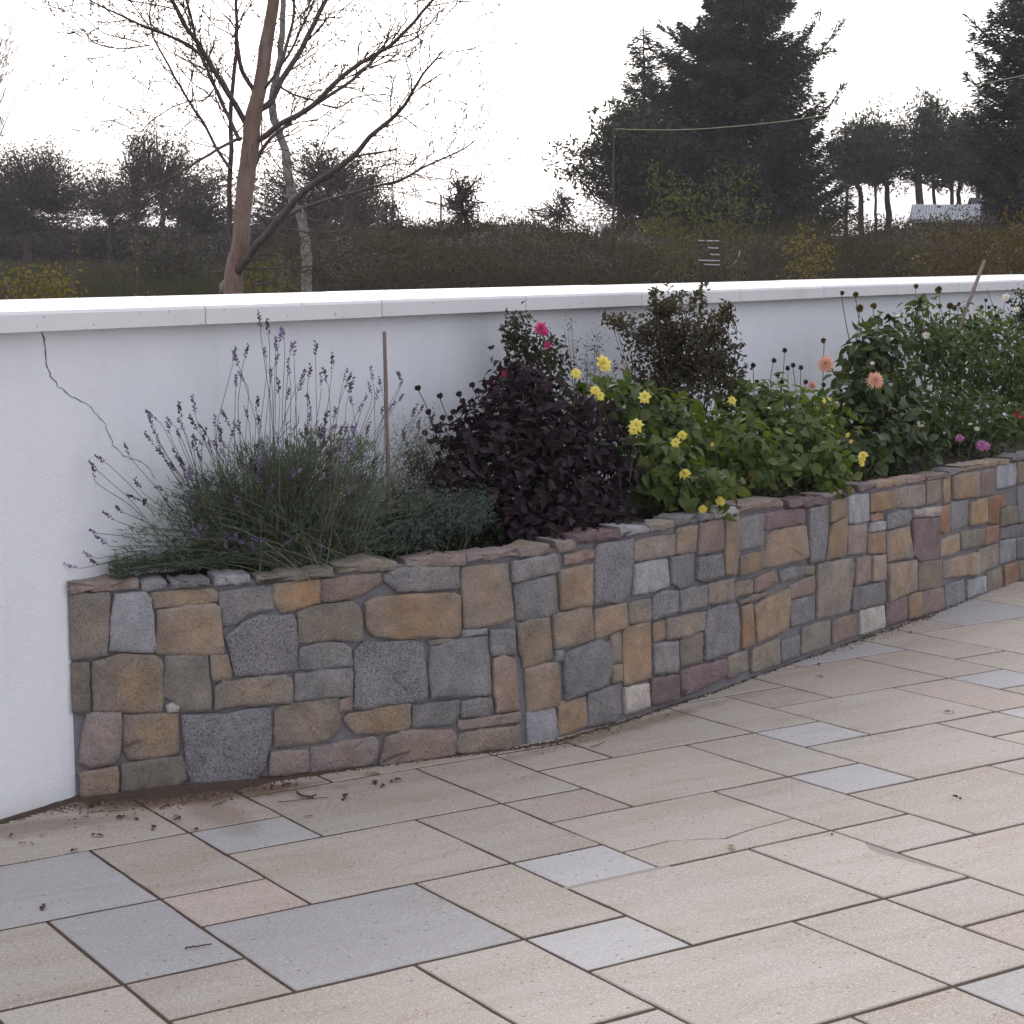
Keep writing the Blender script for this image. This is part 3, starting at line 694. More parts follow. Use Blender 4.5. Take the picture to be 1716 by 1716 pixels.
# ------------------------------------------------------------------ plants in the planter
def to3(lst,t): return np.array([P(x,y,t) for x,y in lst])
def smooth_path(p,n=3):
    p=np.asarray(p,float)
    for _ in range(n):
        q=[p[0]]
        for a,b in zip(p[:-1],p[1:]): q+= [a*.75+b*.25,a*.25+b*.75]
        q.append(p[-1]); p=np.array(q)
        if len(p)>40: break
    return p
BARK=simple('stem_brown',(.075,.055,.04),(.11,.08,.055),60)
def base_at(px,t):
    """point on the soil below pixel column px"""
    y=900.
    for _ in range(30):
        p=P(px,y,t); s=phit(px,y)[0]; dz=p[2]-float(soilz(s)); 
        if abs(dz)<.003: break
        y+=dz*450
    return P(px,y,t)
# --- lavender
LAVL=leaf_mat('lavender_leaf',[(.065,.085,.055),(.10,.13,.08),(.16,.19,.135)],.25)
LAVS=leaf_mat('lavender_stem',[(.10,.12,.075),(.15,.16,.11)],.1)
LAVF=leaf_mat('lavender_flower',[(.16,.13,.22),(.26,.21,.36),(.11,.10,.13)],.3,tint=(1,.9,1.2))
LAVG=leaf_mat('lavender_spent_flower',[(.07,.06,.065),(.11,.09,.10)],.3,tint=(1,.95,1))
lv=base_at(470,.42)
LAV=thing('lavender','large bushy grey-green lavender with mauve flower spikes at the left end of the planter','lavender',tuple(lv))
mb=MB(); NB=700; pp_,aa_,nn_,LL_=[],[],[],[]
for i in range(NB):
    px=rng.normal(488,145); px=float(np.clip(px,190,720)); u=abs(px-480)/260
    ytop=np.interp(px,[180,240,300,400,500,600,670,720],[915,860,800,745,712,728,770,830])+rng.uniform(0,190)**1.0
    ybot=np.interp(px,[180,720],[962,925])
    ytop=min(ytop,ybot-5)
    t=rng.uniform(.02,.75); b=lv+np.array([rng.normal(0,.15),rng.normal(0,.07),0]); e=P(px,ytop,t)
    e[2]=max(e[2],lv[2]-.02)
    mid=b*.45+e*.55+np.array([0,0,.05]); pth=smooth_path([b,mid,e],2)
    mb.tube(pth,np.linspace(.0022,.001,len(pth)),3)
    L=np.linalg.norm(e-b); k=int(14+L*70)
    for u_ in rng.uniform(.2,1.0,k)**.8:
        q=pth[min(len(pth)-1,int(u_*(len(pth)-1)))]+rng.normal(0,.012,3); pp_.append(q); d=unit(e-b); aa_.append(d*.9+rng.normal(0,.55,3)+np.array([0,0,.25])); LL_.append(rng.uniform(.018,.045))
pp_=np.array(pp_); addleaves(mb,pp_,np.array(aa_),rdir(len(pp_)),np.array(LL_),.0032,tpl='diamond',m=1)
obj('foliage',mb.mesh('lavender_foliage',[LAVS,LAVL],origin=lv),LAV,kind='stuff')
# flower spike meshes
def spike_mesh(nm,mat,L=.045,k=16,sz=.007):
    mb=MB(); p=np.zeros((k,3)); z=np.r_[np.linspace(.0,L*.8,k-4),rng.uniform(.2,1,4)*L]; a=rng.uniform(0,6.28,k); p[:,2]=z
    ax=np.column_stack([np.cos(a),np.sin(a),np.full(k,.75)]); addleaves(mb,p,ax,rdir(k),sz*rng.uniform(.8,1.5,k),sz*.75,tpl='diamond')
    addleaves(mb,p+[0,0,.002],np.column_stack([-np.sin(a),np.cos(a),np.full(k,.9)]),rdir(k),sz*1.2,sz*.7,tpl='diamond')
    return mb.mesh(nm,[mat])
SPK=[spike_mesh('flower_spike',LAVF if i%2 else LAVG,rng.uniform(.03,.055),int(rng.integers(12,20))) for i in range(8)]
tips=[(450,562),(468,573),(476,570),(487,590),(493,600),(529,597),(391,605),(400,613),(410,600),(395,650),(410,640),(436,548),(460,612),(517,635),(538,650),(485,630),(576,638),(579,650),(625,640),(622,660),(672,635),(668,650),(327,692),(303,702),(290,712),(263,705),(257,718),(266,740),(272,762),(285,727),(300,735),(345,728),(360,718),(163,788),(158,800),(175,775),(235,820),(205,858),(190,870),(160,893),(178,912),(158,935),(165,945),(130,952),(640,655),(600,690),(560,700),(545,720),(590,680),(610,675),(585,660),(640,700),(455,640),(430,690),(500,655),(520,690),(668,672),(690,700),(702,693),(340,745),(325,758),(310,775),(295,790),(240,845),(330,720),(370,730),(385,742),(400,720),(415,700),(445,600),(462,590),(502,640),(548,640),(556,625),(630,670),(650,690),(700,720),(480,670),(468,660),(355,760),(300,770)]
for _ in range(110):
    tips.append((float(np.clip(rng.normal(470,120),215,720)),float(rng.uniform(700,925))))
mb=MB()
for (x,y) in tips:
    t=rng.uniform(.25,.75) if y<700 else rng.uniform(-.03,.14)
    if x<300: t=rng.uniform(.05,.25)
    e=P(x,y,t); e[2]=max(e[2],lv[2]-.03); b=lv+np.array([(x-470)*.0012,rng.normal(0,.05),.05])
    m1=b*.5+e*.5+rng.normal(0,.038 if x>300 else .004,3)-(WN*-.03 if x<300 else 0)+np.array([0,0,.03 if y>700 else .0]); pth=smooth_path([b,m1,e*.9+m1*.1+rng.normal(0,.006,3),e],2)
    mb.tube(pth,np.linspace(.0016,.0009,len(pth)),3)
    o=obj('flower_spike',SPK[int(rng.integers(0,8))],LAV,pth[-1]-lv); d=Vector(pth[-1]-pth[-3]).normalized()+Vector((0,0,.25)); o.rotation_euler=d.to_track_quat('Z','X').to_euler(); k=rng.uniform(1.0,1.5); o.scale=(k,k,k)
obj('flower_stems',mb.mesh('lavender_stems',[LAVS],origin=lv),LAV)
# --- generic leafy mass
def blob_leaves(blobs,n,L,Wd,mat,tpl='ovate',up=.2,shell=.55,droop=.25,seed=0):
    """blobs: (px,py,t,rx,ry) in photo pixels converted to metres at their own place"""
    A=np.array([b[3]*b[4] for b in blobs],float); A/=A.sum(); pts=[];nr=[]
    for b,a in zip(blobs,A):
        k=int(n*a); c=P(b[0],b[1],b[2]); sc=c[1]/FPX; d=rdir(k); ph=rng.uniform(0,6,4); r=rng.uniform(shell,1.05,k)*(1+.16*np.sin(4*np.arctan2(d[:,2],d[:,0])+ph[0])*np.cos(3*d[:,1]+ph[1])+.12*np.sin(9*d[:,0]+ph[2])*np.sin(8*d[:,2]+ph[3])); r=np.where(rng.random(k)<.12,r*rng.uniform(1.05,1.38,k),r)[:,None]
        R=np.array([b[3]*sc,max(.12,min(b[3],b[4])*sc*1.0),b[4]*sc]); pts.append(c+d*r*R); nr.append(unit(d/R*R.mean()))
    p=np.vstack(pts); nr=np.vstack(nr); ax=unit(np.cross(nr,rdir(len(p)))+nr*.45+np.array([0,0,-droop]))
    nrm=unit(nr+rdir(len(p))*.6+np.array([0,0,up*2]))
    k=len(p); return p,ax,nrm,rng.uniform(L*.6,L*1.25,k),rng.uniform(Wd*.7,Wd*1.15,k)
def leafy(name,label,cat,px,t,blobs,nstuff,nparts,L,Wd,mat,tpl='ovate',stems=14,stemr=.004,group=None,ls=1.,droop=.25,stemmat=None,shell=.3):
    b0=base_at(px,t); T=thing(name,label,cat,tuple(b0),group); mb=MB()
    p,ax,nr,LL,WW=blob_leaves(blobs,nstuff,L*ls,Wd*ls,mat,shell=shell,droop=droop); addleaves(mb,p,ax,nr,LL,WW,tpl=tpl)
    obj('foliage',mb.mesh(name+'_foliage',[mat],smooth=False,origin=b0),T,kind='stuff')
    if nparts:
        mats=mat; lm=[]
        for i in range(6):
            m2=MB(); addleaves(m2,np.zeros((1,3)),np.array([[1,0,0.]]),np.array([[0,0,1.]]),np.array([L*(.8+.09*i)]),np.array([Wd*(.75+.1*((i*7)%5))]),tpl='ovate')
            me=m2.mesh('leaf',[mat]); lm.append(me)
        p,ax,nr,LL,WW=blob_leaves(blobs,nparts,L,Wd,mat,shell=.92,droop=droop)
        from mathutils import Matrix
        for i in range(len(p)):
            a=ax[i]; w=unit(np.cross(nr[i],a)); n_=np.cross(a,w); M=Matrix((tuple(a),tuple(w),tuple(n_))).transposed().to_4x4(); M.translation=Vector(p[i]-b0)
            o=obj('leaf',lm[i%6],T); k=rng.uniform(.75,1.2); o.matrix_local=M@Matrix.Diagonal((k,k,k,1))
    mb=MB()
    for i in range(stems):
        b=blobs[i%len(blobs)]; e=P(b[0]+rng.normal(0,b[3]*.4),b[1]+rng.normal(0,b[4]*.4),b[2]); s=b0+np.array([(b[0]-px)*.001*rng.uniform(.3,1),rng.normal(0,.03),-.02])
        pth=smooth_path([s,s*.55+e*.45+rng.normal(0,.02,3),e],2); mb.tube(pth,np.linspace(stemr,stemr*.4,len(pth)),5)
    obj('stems',mb.mesh(name+'_stems',[stemmat or BARK],origin=b0),T)
    return T,b0
def petal_flower(nm,R,layers,mats,center=None,cup=.5,wd=.5):
    mb=MB()
    for li,(n,r,lift) in enumerate(layers):
        a=np.arange(n)*2*math.pi/n+li*.4+rng.normal(0,.08,n); ax=np.column_stack([np.cos(a),np.sin(a),np.full(n,lift)])
        addleaves(mb,np.tile([0,0,.002*li],(n,1))+ax*.0015,ax,np.tile([0,0,1.],(n,1))+rng.normal(0,.12,(n,3)),R*r*rng.uniform(.88,1.08,n),R*r*wd,tpl='ovate')
    if center:
        k=30; d=rdir(k); d[:,2]=abs(d[:,2]); addleaves(mb,d*R*.10+[0,0,.003],d,rdir(k),R*.12,R*.08,tpl='diamond',m=1)
    return mb.mesh(nm,mats)
def fmat(name,a,b): return leaf_mat(name,[a,b],.35,.6,.2,(1.1,1.0,.9))
YEL=fmat('yellow_petal',(.80,.72,.16),(.85,.78,.24)); YC=fmat('flower_centre',(.75,.42,.02),(.55,.25,.02))
PINK=fmat('pink_petal',(.62,.06,.22),(.72,.12,.32)); PEACH=fmat('peach_petal',(.74,.42,.32),(.80,.56,.44)); WHT=fmat('cream_petal',(.75,.72,.58),(.85,.83,.75)); MAG=fmat('mauve_petal',(.45,.16,.36),(.62,.32,.52)); RED=fmat('red_petal',(.50,.02,.05),(.6,.03,.08))
SEED=leaf_mat('seedhead_brown',[(.10,.06,.025),(.20,.13,.05),(.07,.05,.03)],.2); BUD=leaf_mat('dark_bud',[(.03,.022,.03),(.07,.06,.04)],.1)
SEEDG=leaf_mat('seedhead_dark',[(.035,.03,.022),(.07,.05,.03)],.15)
FM={'yellow':petal_flower('flower_head',.030,[(8,1,.25),(7,.8,.7)],[YEL,YC],True,wd=.78),
 'yellowbud':petal_flower('flower_head',.020,[(6,1,1.3),(5,.8,2.)],[YEL,YC],True),
 'pompom':petal_flower('flower_head',.028,[(12,1,.1),(12,.88,.5),(10,.7,1.),(8,.5,1.8)],[YEL,YC],True,wd=.42),
 'pink':petal_flower('flower_head',.028,[(9,1,.4),(8,.8,1.0),(6,.5,2.)],[PINK,PINK],wd=.7),
 'peach':petal_flower('flower_head',.055,[(18,1,-.15),(16,.92,.25),(14,.75,.8),(10,.5,1.6)],[PEACH,PEACH],wd=.26),
 'cream':petal_flower('flower_head',.025,[(9,1,.3),(7,.7,1.1)],[WHT,YC],True),
 'mauve':petal_flower('flower_head',.032,[(12,1,.2),(10,.7,1.)],[MAG,MAG],wd=.4),
 'red':petal_flower('flower_head',.03,[(9,1,.3),(8,.7,1.)],[RED,RED])}
ico_=np.array([[1,0,0],[0,1,0],[-1,0,0],[0,-1,0],[0,0,1.1],[0,0,-1]],float); icf_=np.array([[0,1,4],[1,2,4],[2,3,4],[3,0,4],[1,0,5],[2,1,5],[3,2,5],[0,3,5]])
def seed_mesh(nm,R,mat):
    mb=MB(); k=70; d=rdir(k); addleaves(mb,d*R*.40,d+np.array([0,0,.35]),rdir(k),R*.62,R*.55,tpl='diamond'); q=ico_*R*.62; mb.add(q,icf_); return mb.mesh(nm,[mat])
FM['seed']=seed_mesh('seed_head',.017,SEED); FM['bud']=seed_mesh('seed_head',.012,BUD); FM['seedd']=seed_mesh('seed_head',.014,SEEDG)
GST=leaf_mat('green_stem',[(.06,.075,.035),(.09,.10,.05)],.05)
def flower(T,b0,kind,px,py,t,frm=None,scale=1.,face=(-.2,-1,.45),stem=True,smat=None,col=None,r=.0022):
    e=P(px,py,t); nm='seed_head' if kind in('seed','bud','seedd') else 'flower_head'
    o=obj(nm,FM[kind],T,e-b0); d=Vector(face)+Vector(rng.normal(0,.25,3))
    o.rotation_euler=d.to_track_quat('Z','X').to_euler(); o.scale=(scale,)*3
    if stem:
        f=frm if frm is not None else (px+rng.normal(0,12),py+rng.uniform(50,90)); 
        s=P(f[0],f[1],t); e2=e-np.array(d.normalized())*.008
        mb=MB(); pth=smooth_path([s,s*.5+e2*.5+rng.normal(0,.006,3),e2],2); mb.tube(pth,np.linspace(r,r*.7,len(pth)),5)
        obj('stem',mb.mesh('stem',[smat or GST],origin=b0),T)
# --- blue-grey cushion between lavender and dark dahlia
BG=leaf_mat('blue_grey_leaf',[(.05,.075,.065),(.08,.11,.095),(.11,.14,.12)],.2)
leafy('cushion_plant','low blue-green cushion plant between the lavender and the purple-leaved dahlia','plant',745,.12,[(752,858,.14,70,42),(795,850,.2,40,36),(690,890,.12,55,30),(720,850,.2,40,34)],5200,0,.020,.0045,BG,'diamond',10)
WLF=leaf_mat('weed_leaf',[(.04,.055,.025),(.075,.075,.04)],.3)
leafy('wispy_perennial','thin-stemmed wispy plant beside the bamboo cane','plant',710,.45,[(700,770,.5,55,85),(735,800,.45,55,70),(670,850,.4,60,60),(690,900,.3,60,50)],4500,0,.03,.003,WLF,'diamond',34,.0016,shell=.1)
# --- purple-leaved dahlia
PUR=leaf_mat('dark_purple_leaf',[(.018,.012,.017),(.034,.020,.028),(.030,.034,.020),(.055,.032,.044),(.028,.018,.024)],.22,.65,.12,(1.3,.8,1.1))
PURD,pb=leafy('dark_leaved_dahlia','dahlia with near-black purple leaves in the middle of the planter','dahlia',900,.3,
 [(870,640,.55,45,42),(905,690,.45,78,52),(850,725,.42,70,52),(800,765,.38,60,48),(935,765,.35,92,62),(990,725,.4,58,46),(768,815,.32,52,48),(860,825,.28,92,62),(960,840,.2,92,58),(1030,785,.3,52,52),(900,882,.14,92,34),(1000,875,.14,72,32),(757,725,.5,26,20),(800,690,.52,26,22),(830,655,.58,30,18),(900,745,.3,60,50)],3800,280,.050,.027,PUR,stems=24,stemr=.005,stemmat=BUD)
for x,y in [(742,700),(760,690),(748,735),(722,740),(735,760),(820,640),(812,668),(838,618),(780,690),(765,720),(737,663),(718,690),(769,660),(791,645),(755,700),(700,650),(731,715),(712,725),(775,672),(800,655)]: flower(PURD,pb,'bud',x,y,.55,(x+25,y+60),1.1,smat=BUD,face=(0,-.5,1))
# --- pink flowered shrub against the wall
DKL=leaf_mat('dark_shrub_leaf',[(.028,.035,.02),(.045,.05,.028),(.06,.045,.032)],.3)
T,b=leafy('pink_flowered_shrub','small-leaved shrub with two bright pink blooms rising above the purple dahlia','shrub',890,.7,[(860,560,.8,28,35),(890,590,.78,50,50),(900,650,.75,70,50),(930,600,.8,30,40),(868,535,.8,22,20),(880,700,.7,80,60)],1900,0,.032,.017,DKL,'fold',22,.003,shell=.1)
for k,x,y,s in (('pink',906,550,1.),('pink',848,627,1.),('pink',850,632,.7),('pink',917,578,.6),('pink',826,645,.6),('pink',846,665,.5),('pink',912,556,.7)): flower(T,b,k,x,y,.68,(x+5,y+60),s,face=(0,-1,.3))
# thin grass-like stalks
leafy('slender_stalks','tall thin seeding stalks between the pink shrub and the red-leaved shrub','plant',985,.8,[(955,540,.85,12,20),(1000,580,.85,22,55),(975,610,.8,35,50)],260,0,.02,.005,WLF,'diamond',22,.0012,shell=.1)
# --- reddish small-leaved shrub in front of the coping
RDL=leaf_mat('bronze_leaf',[(.05,.035,.025),(.05,.058,.032),(.08,.048,.035),(.05,.065,.034)],.3)
T,b=leafy('bronze_shrub','airy shrub with small bronze leaves, its top reaching over the white coping','shrub',1140,.7,[(1115,520,.6,30,36),(1080,560,.65,38,30),(1130,570,.65,75,55),(1190,560,.65,42,50),(1140,620,.62,95,48),(1200,610,.65,50,45),(1170,500,.6,14,16),(1040,540,.65,24,16),(1215,530,.65,18,22),(1225,650,.6,30,30),(1110,660,.6,90,40)],6200,0,.030,.016,RDL,'fold',60,.0025,shell=.05,droop=.0)
mb=MB(); tw=[]
for pts_ in ([(1120,600),(1105,540),(1100,505),(1096,488)],[(1130,600),(1145,540),(1160,505),(1180,478)],[(1100,600),(1060,560),(1030,540),(1012,533)],[(1160,600),(1200,550),(1216,525),(1222,512)],[(1180,620),(1215,590),(1240,578)],[(1190,640),(1225,640),(1245,625)],[(1120,560),(1112,520),(1130,500),(1145,492)]):
    q=to3(pts_,.62); pth=smooth_path(q,3); mb.tube(pth,np.linspace(.003,.001,len(pth)),4); tw.append(pth)
p=np.vstack([t[len(t)//4:] for t in tw]); p=np.repeat(p,3,0)+rng.normal(0,.012,(len(p)*3,3)); addleaves(mb,p,rdir(len(p),.1),rdir(len(p),.5),.026,.013,tpl='fold',m=1)
obj('twigs',mb.mesh('bronze_twigs',[BARK,RDL],origin=b),T,kind='stuff')
# --- green yellow-flowered dahlia
GRN=leaf_mat('fresh_green_leaf',[(.05,.085,.022),(.08,.13,.032),(.12,.17,.045),(.10,.11,.04)],.42,.42,.35,(1.5,1.5,.5))
GD,gb=leafy('yellow_dahlia','bushy green dahlia with many yellow flowers hanging over the planter edge','dahlia',1220,.3,
 [(1290,715,.35,115,68),(1340,770,.18,85,70),(1220,760,.25,100,75),(1120,730,.35,80,70),(1060,680,.45,65,45),(1150,820,.1,90,38),(1000,660,.55,42,30),(1380,700,.4,48,48),(1385,800,.06,38,38),(1100,780,.2,60,60),(1250,680,.45,60,40)],2700,300,.058,.040,GRN,stems=26,stemr=.004,stemmat=GST)
for k,x,y,t,s in (('yellow',1010,610,.5,1.35),('yellow',965,627,.55,.85),('yellow',997,655,.5,.8),('yellow',1005,664,.48,.75),('yellow',1080,666,.4,.95),('yellow',1066,714,.3,1.1),('yellow',1062,722,.3,.8),('pompom',1143,730,.2,.85),('yellow',1132,742,.2,.75),('pompom',1148,795,.06,.95),('pompom',1207,840,-.03,.85),('pompom',1178,853,-.04,.72),('yellow',1226,672,.5,.8),('yellow',1385,672,.45,.8),('yellowbud',1422,731,.2,1.),('yellowbud',1427,742,.2,.9),('yellow',1446,765,.04,.95),('yellow',1443,776,.04,.7),('yellowbud',1197,746,.2,.8),('yellowbud',1393,716,.25,.7)):
    flower(GD,gb,k,x,y,t*.62-.02,(x-28,y-48) if y>790 else None,s*.92,face=(rng.normal(-.1,.5),-1,rng.uniform(.1,.9)))
for x,y in ((1262,612),(1297,604),(1315,587),(1320,617),(1329,612),(1342,616),(1303,628),(1350,640),(1380,645),(1345,655),(1310,640),(1268,640),(1075,738)): flower(GD,gb,'seedd',x,y,.5,(x+rng.normal(0,8),y+75),.95,face=(0,-.4,1))
flower(GD,gb,'seed',1256,802,.0,(1150,800),.8,smat=GST); flower(GD,gb,'seed',1216,798,.0,(1250,812),.5)
# --- peach dahlia
DGR=leaf_mat('dusky_green_leaf',[(.035,.052,.022),(.055,.08,.03),(.085,.11,.042)],.32,.45,.35,(1.4,1.35,.5))
PD,qb=leafy('peach_dahlia','tall dusky-green dahlia with two large peach blooms','dahlia',1470,.45,
 [(1440,680,.45,58,62),(1480,740,.3,75,60),(1500,660,.5,55,60),(1450,610,.55,40,38),(1530,720,.35,55,60),(1465,590,.5,50,40),(1490,550,.55,45,22),(1440,760,.2,45,40)],1500,170,.068,.043,DGR,stems=20,stemr=.005,stemmat=BUD)
flower(PD,qb,'peach',1384,610,.40,(1410,650),.85,face=(-.3,-1,.35)); flower(PD,qb,'peach',1467,637,.14,(1480,690),.8,face=(.1,-1,.3)); flower(PD,qb,'peach',1361,646,.5,(1380,700),.45)
for k,x,y,s in (('seed',1441,517,1.35),('seed',1434,494,1.),('seedd',1411,491,.95),('seed',1464,513,1.1),('seedd',1488,530,1.1),('seedd',1437,572,.9),('seed',1380,571,.9),('seedd',1448,580,.7)): flower(PD,qb,k,x,y,.55,(x+rng.normal(8,8),y+rng.uniform(70,110)),s,face=(0,-.5,.8),r=.0026)
# --- white-flowered dahlia mass on the right
DG2=leaf_mat('deep_green_leaf',[(.04,.065,.022),(.06,.095,.03),(.10,.14,.045)],.36,.45,.3,(1.4,1.4,.5))
RD,rb=leafy('cream_dahlia','broad green dahlia clump with cream flowers and brown seed heads beside the leaning stick','dahlia',1610,.45,
 [(1590,610,.55,75,70),(1650,620,.5,75,85),(1700,660,.4,60,90),(1570,700,.35,70,60),(1640,710,.25,85,55),(1560,570,.6,50,45),(1620,550,.6,60,36),(1540,520,.62,30,22),(1670,560,.6,50,40)],4200,200,.045,.024,DG2,stems=26,stemr=.004,stemmat=GST)
for k,x,y,t,s in (('cream',1552,562,.5,.95),('cream',1633,535,.6,1.3),('cream',1645,530,.6,1.),('cream',1543,711,.2,.85),('cream',1637,719,.15,.7),('cream',1686,498,.62,1.),('cream',1704,519,.6,.9),('mauve',1608,735,.12,.85),('mauve',1645,747,.08,1.1),('mauve',1653,748,.08,.8),('red',1708,696,.25,1.1),('cream',1462,609,.4,.5),('cream',1653,482,.62,.55),('red',1497,567,.5,.5)): flower(RD,rb,k,x,y,t,None,s)
for x,y,s in ((1535,480,.9),(1541,503,1.2),(1548,500,1.1),(1541,513,1.),(1573,486,1.4),(1592,513,1.3),(1600,517,1.),(1575,513,.9),(1536,517,.8),(1607,510,.8),(1652,503,.9),(1645,515,.9),(1657,515,.9),(1670,531,1.3),(1668,515,.8),(1690,568,.9),(1548,496,.9)): flower(RD,rb,'seed' if rng.random()<.7 else 'seedd',x,y,.62,(x+rng.normal(0,6),y+rng.uniform(50,80)),s,face=(0,-.4,.9))
ER=leaf_mat('ivy_leaf',[(.015,.022,.010),(.03,.042,.016),(.045,.06,.022)],.3)
leafy('evergreen_shrub','dark evergreen shrub closing the far right end of the white wall','shrub',1722,.75,[(1712,520,.72,20,42),(1715,600,.7,28,90),(1730,700,.5,40,80),(1760,560,.7,40,90)],2600,0,.035,.022,ER,'fold',12,.005,shell=.1)
# dark ground-hugging leaves filling the bed
leafy('bed_weeds','low dark weeds covering the soil between lavender and dahlias','weeds',1100,.5,[(960,870,.2,90,18),(700,905,.15,80,22),(760,880,.3,70,40),(690,860,.45,60,40),(640,900,.3,60,30),(1100,860,.2,100,18),(1250,830,.25,120,22),(1460,780,.3,100,20),(1600,745,.35,90,20),(820,890,.25,70,16),(760,905,.2,60,12),(1540,750,.12,80,14)],4200,0,.028,.013,ER,'fold',10,.002,shell=.1)
# --- canes
CANE=simple('weathered_cane',(.16,.12,.11),(.24,.19,.16),30,.8,.4)
def cane(label,pts_,t,r,grp=None):
    q=to3(pts_,t); b=q[0]; q=np.vstack([q[:1]-[0,0,.15],q]); T=thing('plant_stake',label,'stake',tuple(b)); mb=MB(); 
    pth=[]; 
    for a,c in zip(q[:-1],q[1:]): pth+= [a+(c-a)*u for u in np.linspace(0,1,6)[:-1]]
    pth.append(q[-1]); pth=np.array(pth); rr=np.array([r*(1.18 if i%4==0 else 1.) for i in range(len(pth))]); mb.tube(pth,rr,8)
    tip=pth[-1]; d=unit(pth[-1]-pth[-2]); obj('cane',mb.mesh('cane',[CANE],smooth=True,origin=b),T)
    m2=MB(); m2.tube(np.array([tip-d*.004,tip+d*.002]),[r*1.02,r*.7],8); obj('cut_end',m2.mesh('cut_end',[simple('cane_end',(.30,.25,.2))],origin=b),T)
cane('upright thin grey-brown cane behind the lavender',[(652,830),(648,700),(644,556)],.38,.0068)
cane('leaning rough stick among the cream dahlias, its tip above the coping',[(1596,590),(1618,520),(1650,437)],.60,.0105)
# ------------------------------------------------------------------ fallen leaves, twigs and soil on the patio
def on_patio(px,py,h=.002): 
    p=pat(px,py); return p+PN*h
LFM=[leaf_mat('fallen_leaf_brown',[(.09,.045,.025),(.06,.03,.02)],.1),leaf_mat('fallen_leaf_tan',[(.25,.15,.08),(.30,.18,.10)],.1)]
fl=[(257,1391,1.2),(159,1402,1.3),(206,1371,1.2),(225,1374,.9),(127,1427,1.1),(280,1354,1.3),(295,1370,1.3),(290,1378,1.),(160,1350,1.4),(73,1521,1.3),(18,1403,.8),(39,1415,.7),(52,1415,.7),(510,1337,1.5),(577,1340,1.6),(628,1312,1.4),(660,1311,1.3),(640,1320,1.),(490,1318,1.8),(620,1299,1.6),(515,1371,.9),(1020,1225,1.),(1227,1424,1.3),(1594,1196,1.2),(1606,1340,1.),(1528,1062,1.2),(1370,1135,1.1),(1372,1115,1.),(1120,1200,.8),(1060,1221,.5),(1540,1025,1.2),(1560,1035,1.1),(325,1393,.8),(70,1403,.6),(140,1372,.8),(850,1301,.5),(875,1305,.5),(455,1323,1.),(420,1345,.7),(1395,1400,.6),(1460,1062,.9),(1435,1082,.9),(1480,1055,1.),(1660,1262,.5)]
for x,y,s in fl:
    for _ in range(1):
        mb=MB(); a=rng.uniform(0,6.28); ax=np.array([[math.cos(a),math.sin(a),rng.uniform(-.1,.25)]])
        addleaves(mb,np.zeros((1,3)),ax,np.array([[rng.normal(0,.3),rng.normal(0,.3),1]]),np.array([.024*s]),np.array([.014*s]),tpl='ovate')
        addleaves(mb,np.zeros((1,3)),-ax+[[0,0,.1]],np.array([[rng.normal(0,.3),rng.normal(0,.3),1]]),np.array([.012*s]),np.array([.011*s]),tpl='ovate')
        mt=LFM[1] if (x,y) in((1227,1424),(620,1299),(1660,1262)) else LFM[0]
        p=on_patio(x,y,.006); o=obj('fallen_leaf',mb.mesh('fallen_leaf',[mt]),None,p); o['category']='leaf'; o['group']='fallen leaves on the paving'
        o['label']={(73,1521):'lone brown leaf on the blue-grey slab at the left edge',(1606,1340):'single dark leaf on the big slab near the right edge',(1227,1424):'pale curled leaf on the joint below the cracked slab',(620,1299):'tan leaf lying against the foot of the planter',(1020,1225):'small brown leaf near the planter foot where it curves',(510,1337):'curled brown leaf beside the curved dark twig',(1594,1196):'small leaf on the slab beside the right-hand white slab',(257,1391):'dark round leaf beside the joint near the wall corner'}.get((x,y),'small pale leaf lying on the granite paving' if mt is LFM[1] else 'small dry brown leaf lying on the granite paving')
TWM=simple('twig_brown',(.06,.035,.03),(.09,.06,.045),60)
for lab,pts_,r in (('straight brown twig on the blue-grey slab at the lower left',[(310,1592),(332,1590),(354,1586)],.0028),('thin forked twig near the corner of wall and planter',[(148,1364),(180,1362),(214,1361)],.0015),('curved dark twig on the paving near the corner',[(497,1331),(505,1337),(520,1339),(530,1336)],.004),('long pale twig lying beside the curved dark twig',[(467,1346),(510,1343),(550,1339)],.0016),('short twig on the paving at the middle of the planter foot',[(990,1254),(1003,1250),(1014,1246)],.0018),('thin twig on the paving just below the big speckled stone',[(355,1354),(370,1348),(380,1343)],.0015)):
    q=np.array([on_patio(x,y,.004+r) for x,y in pts_]); pth=smooth_path(q,2); pth=pth+rng.normal(0,.0008,pth.shape); mb=MB(); mb.tube(pth,np.linspace(r,r*.6,len(pth)),5); o=obj('twig',mb.mesh('twig',[TWM],origin=pth[0]),None,pth[0]); o['label']=lab; o['category']='twig'
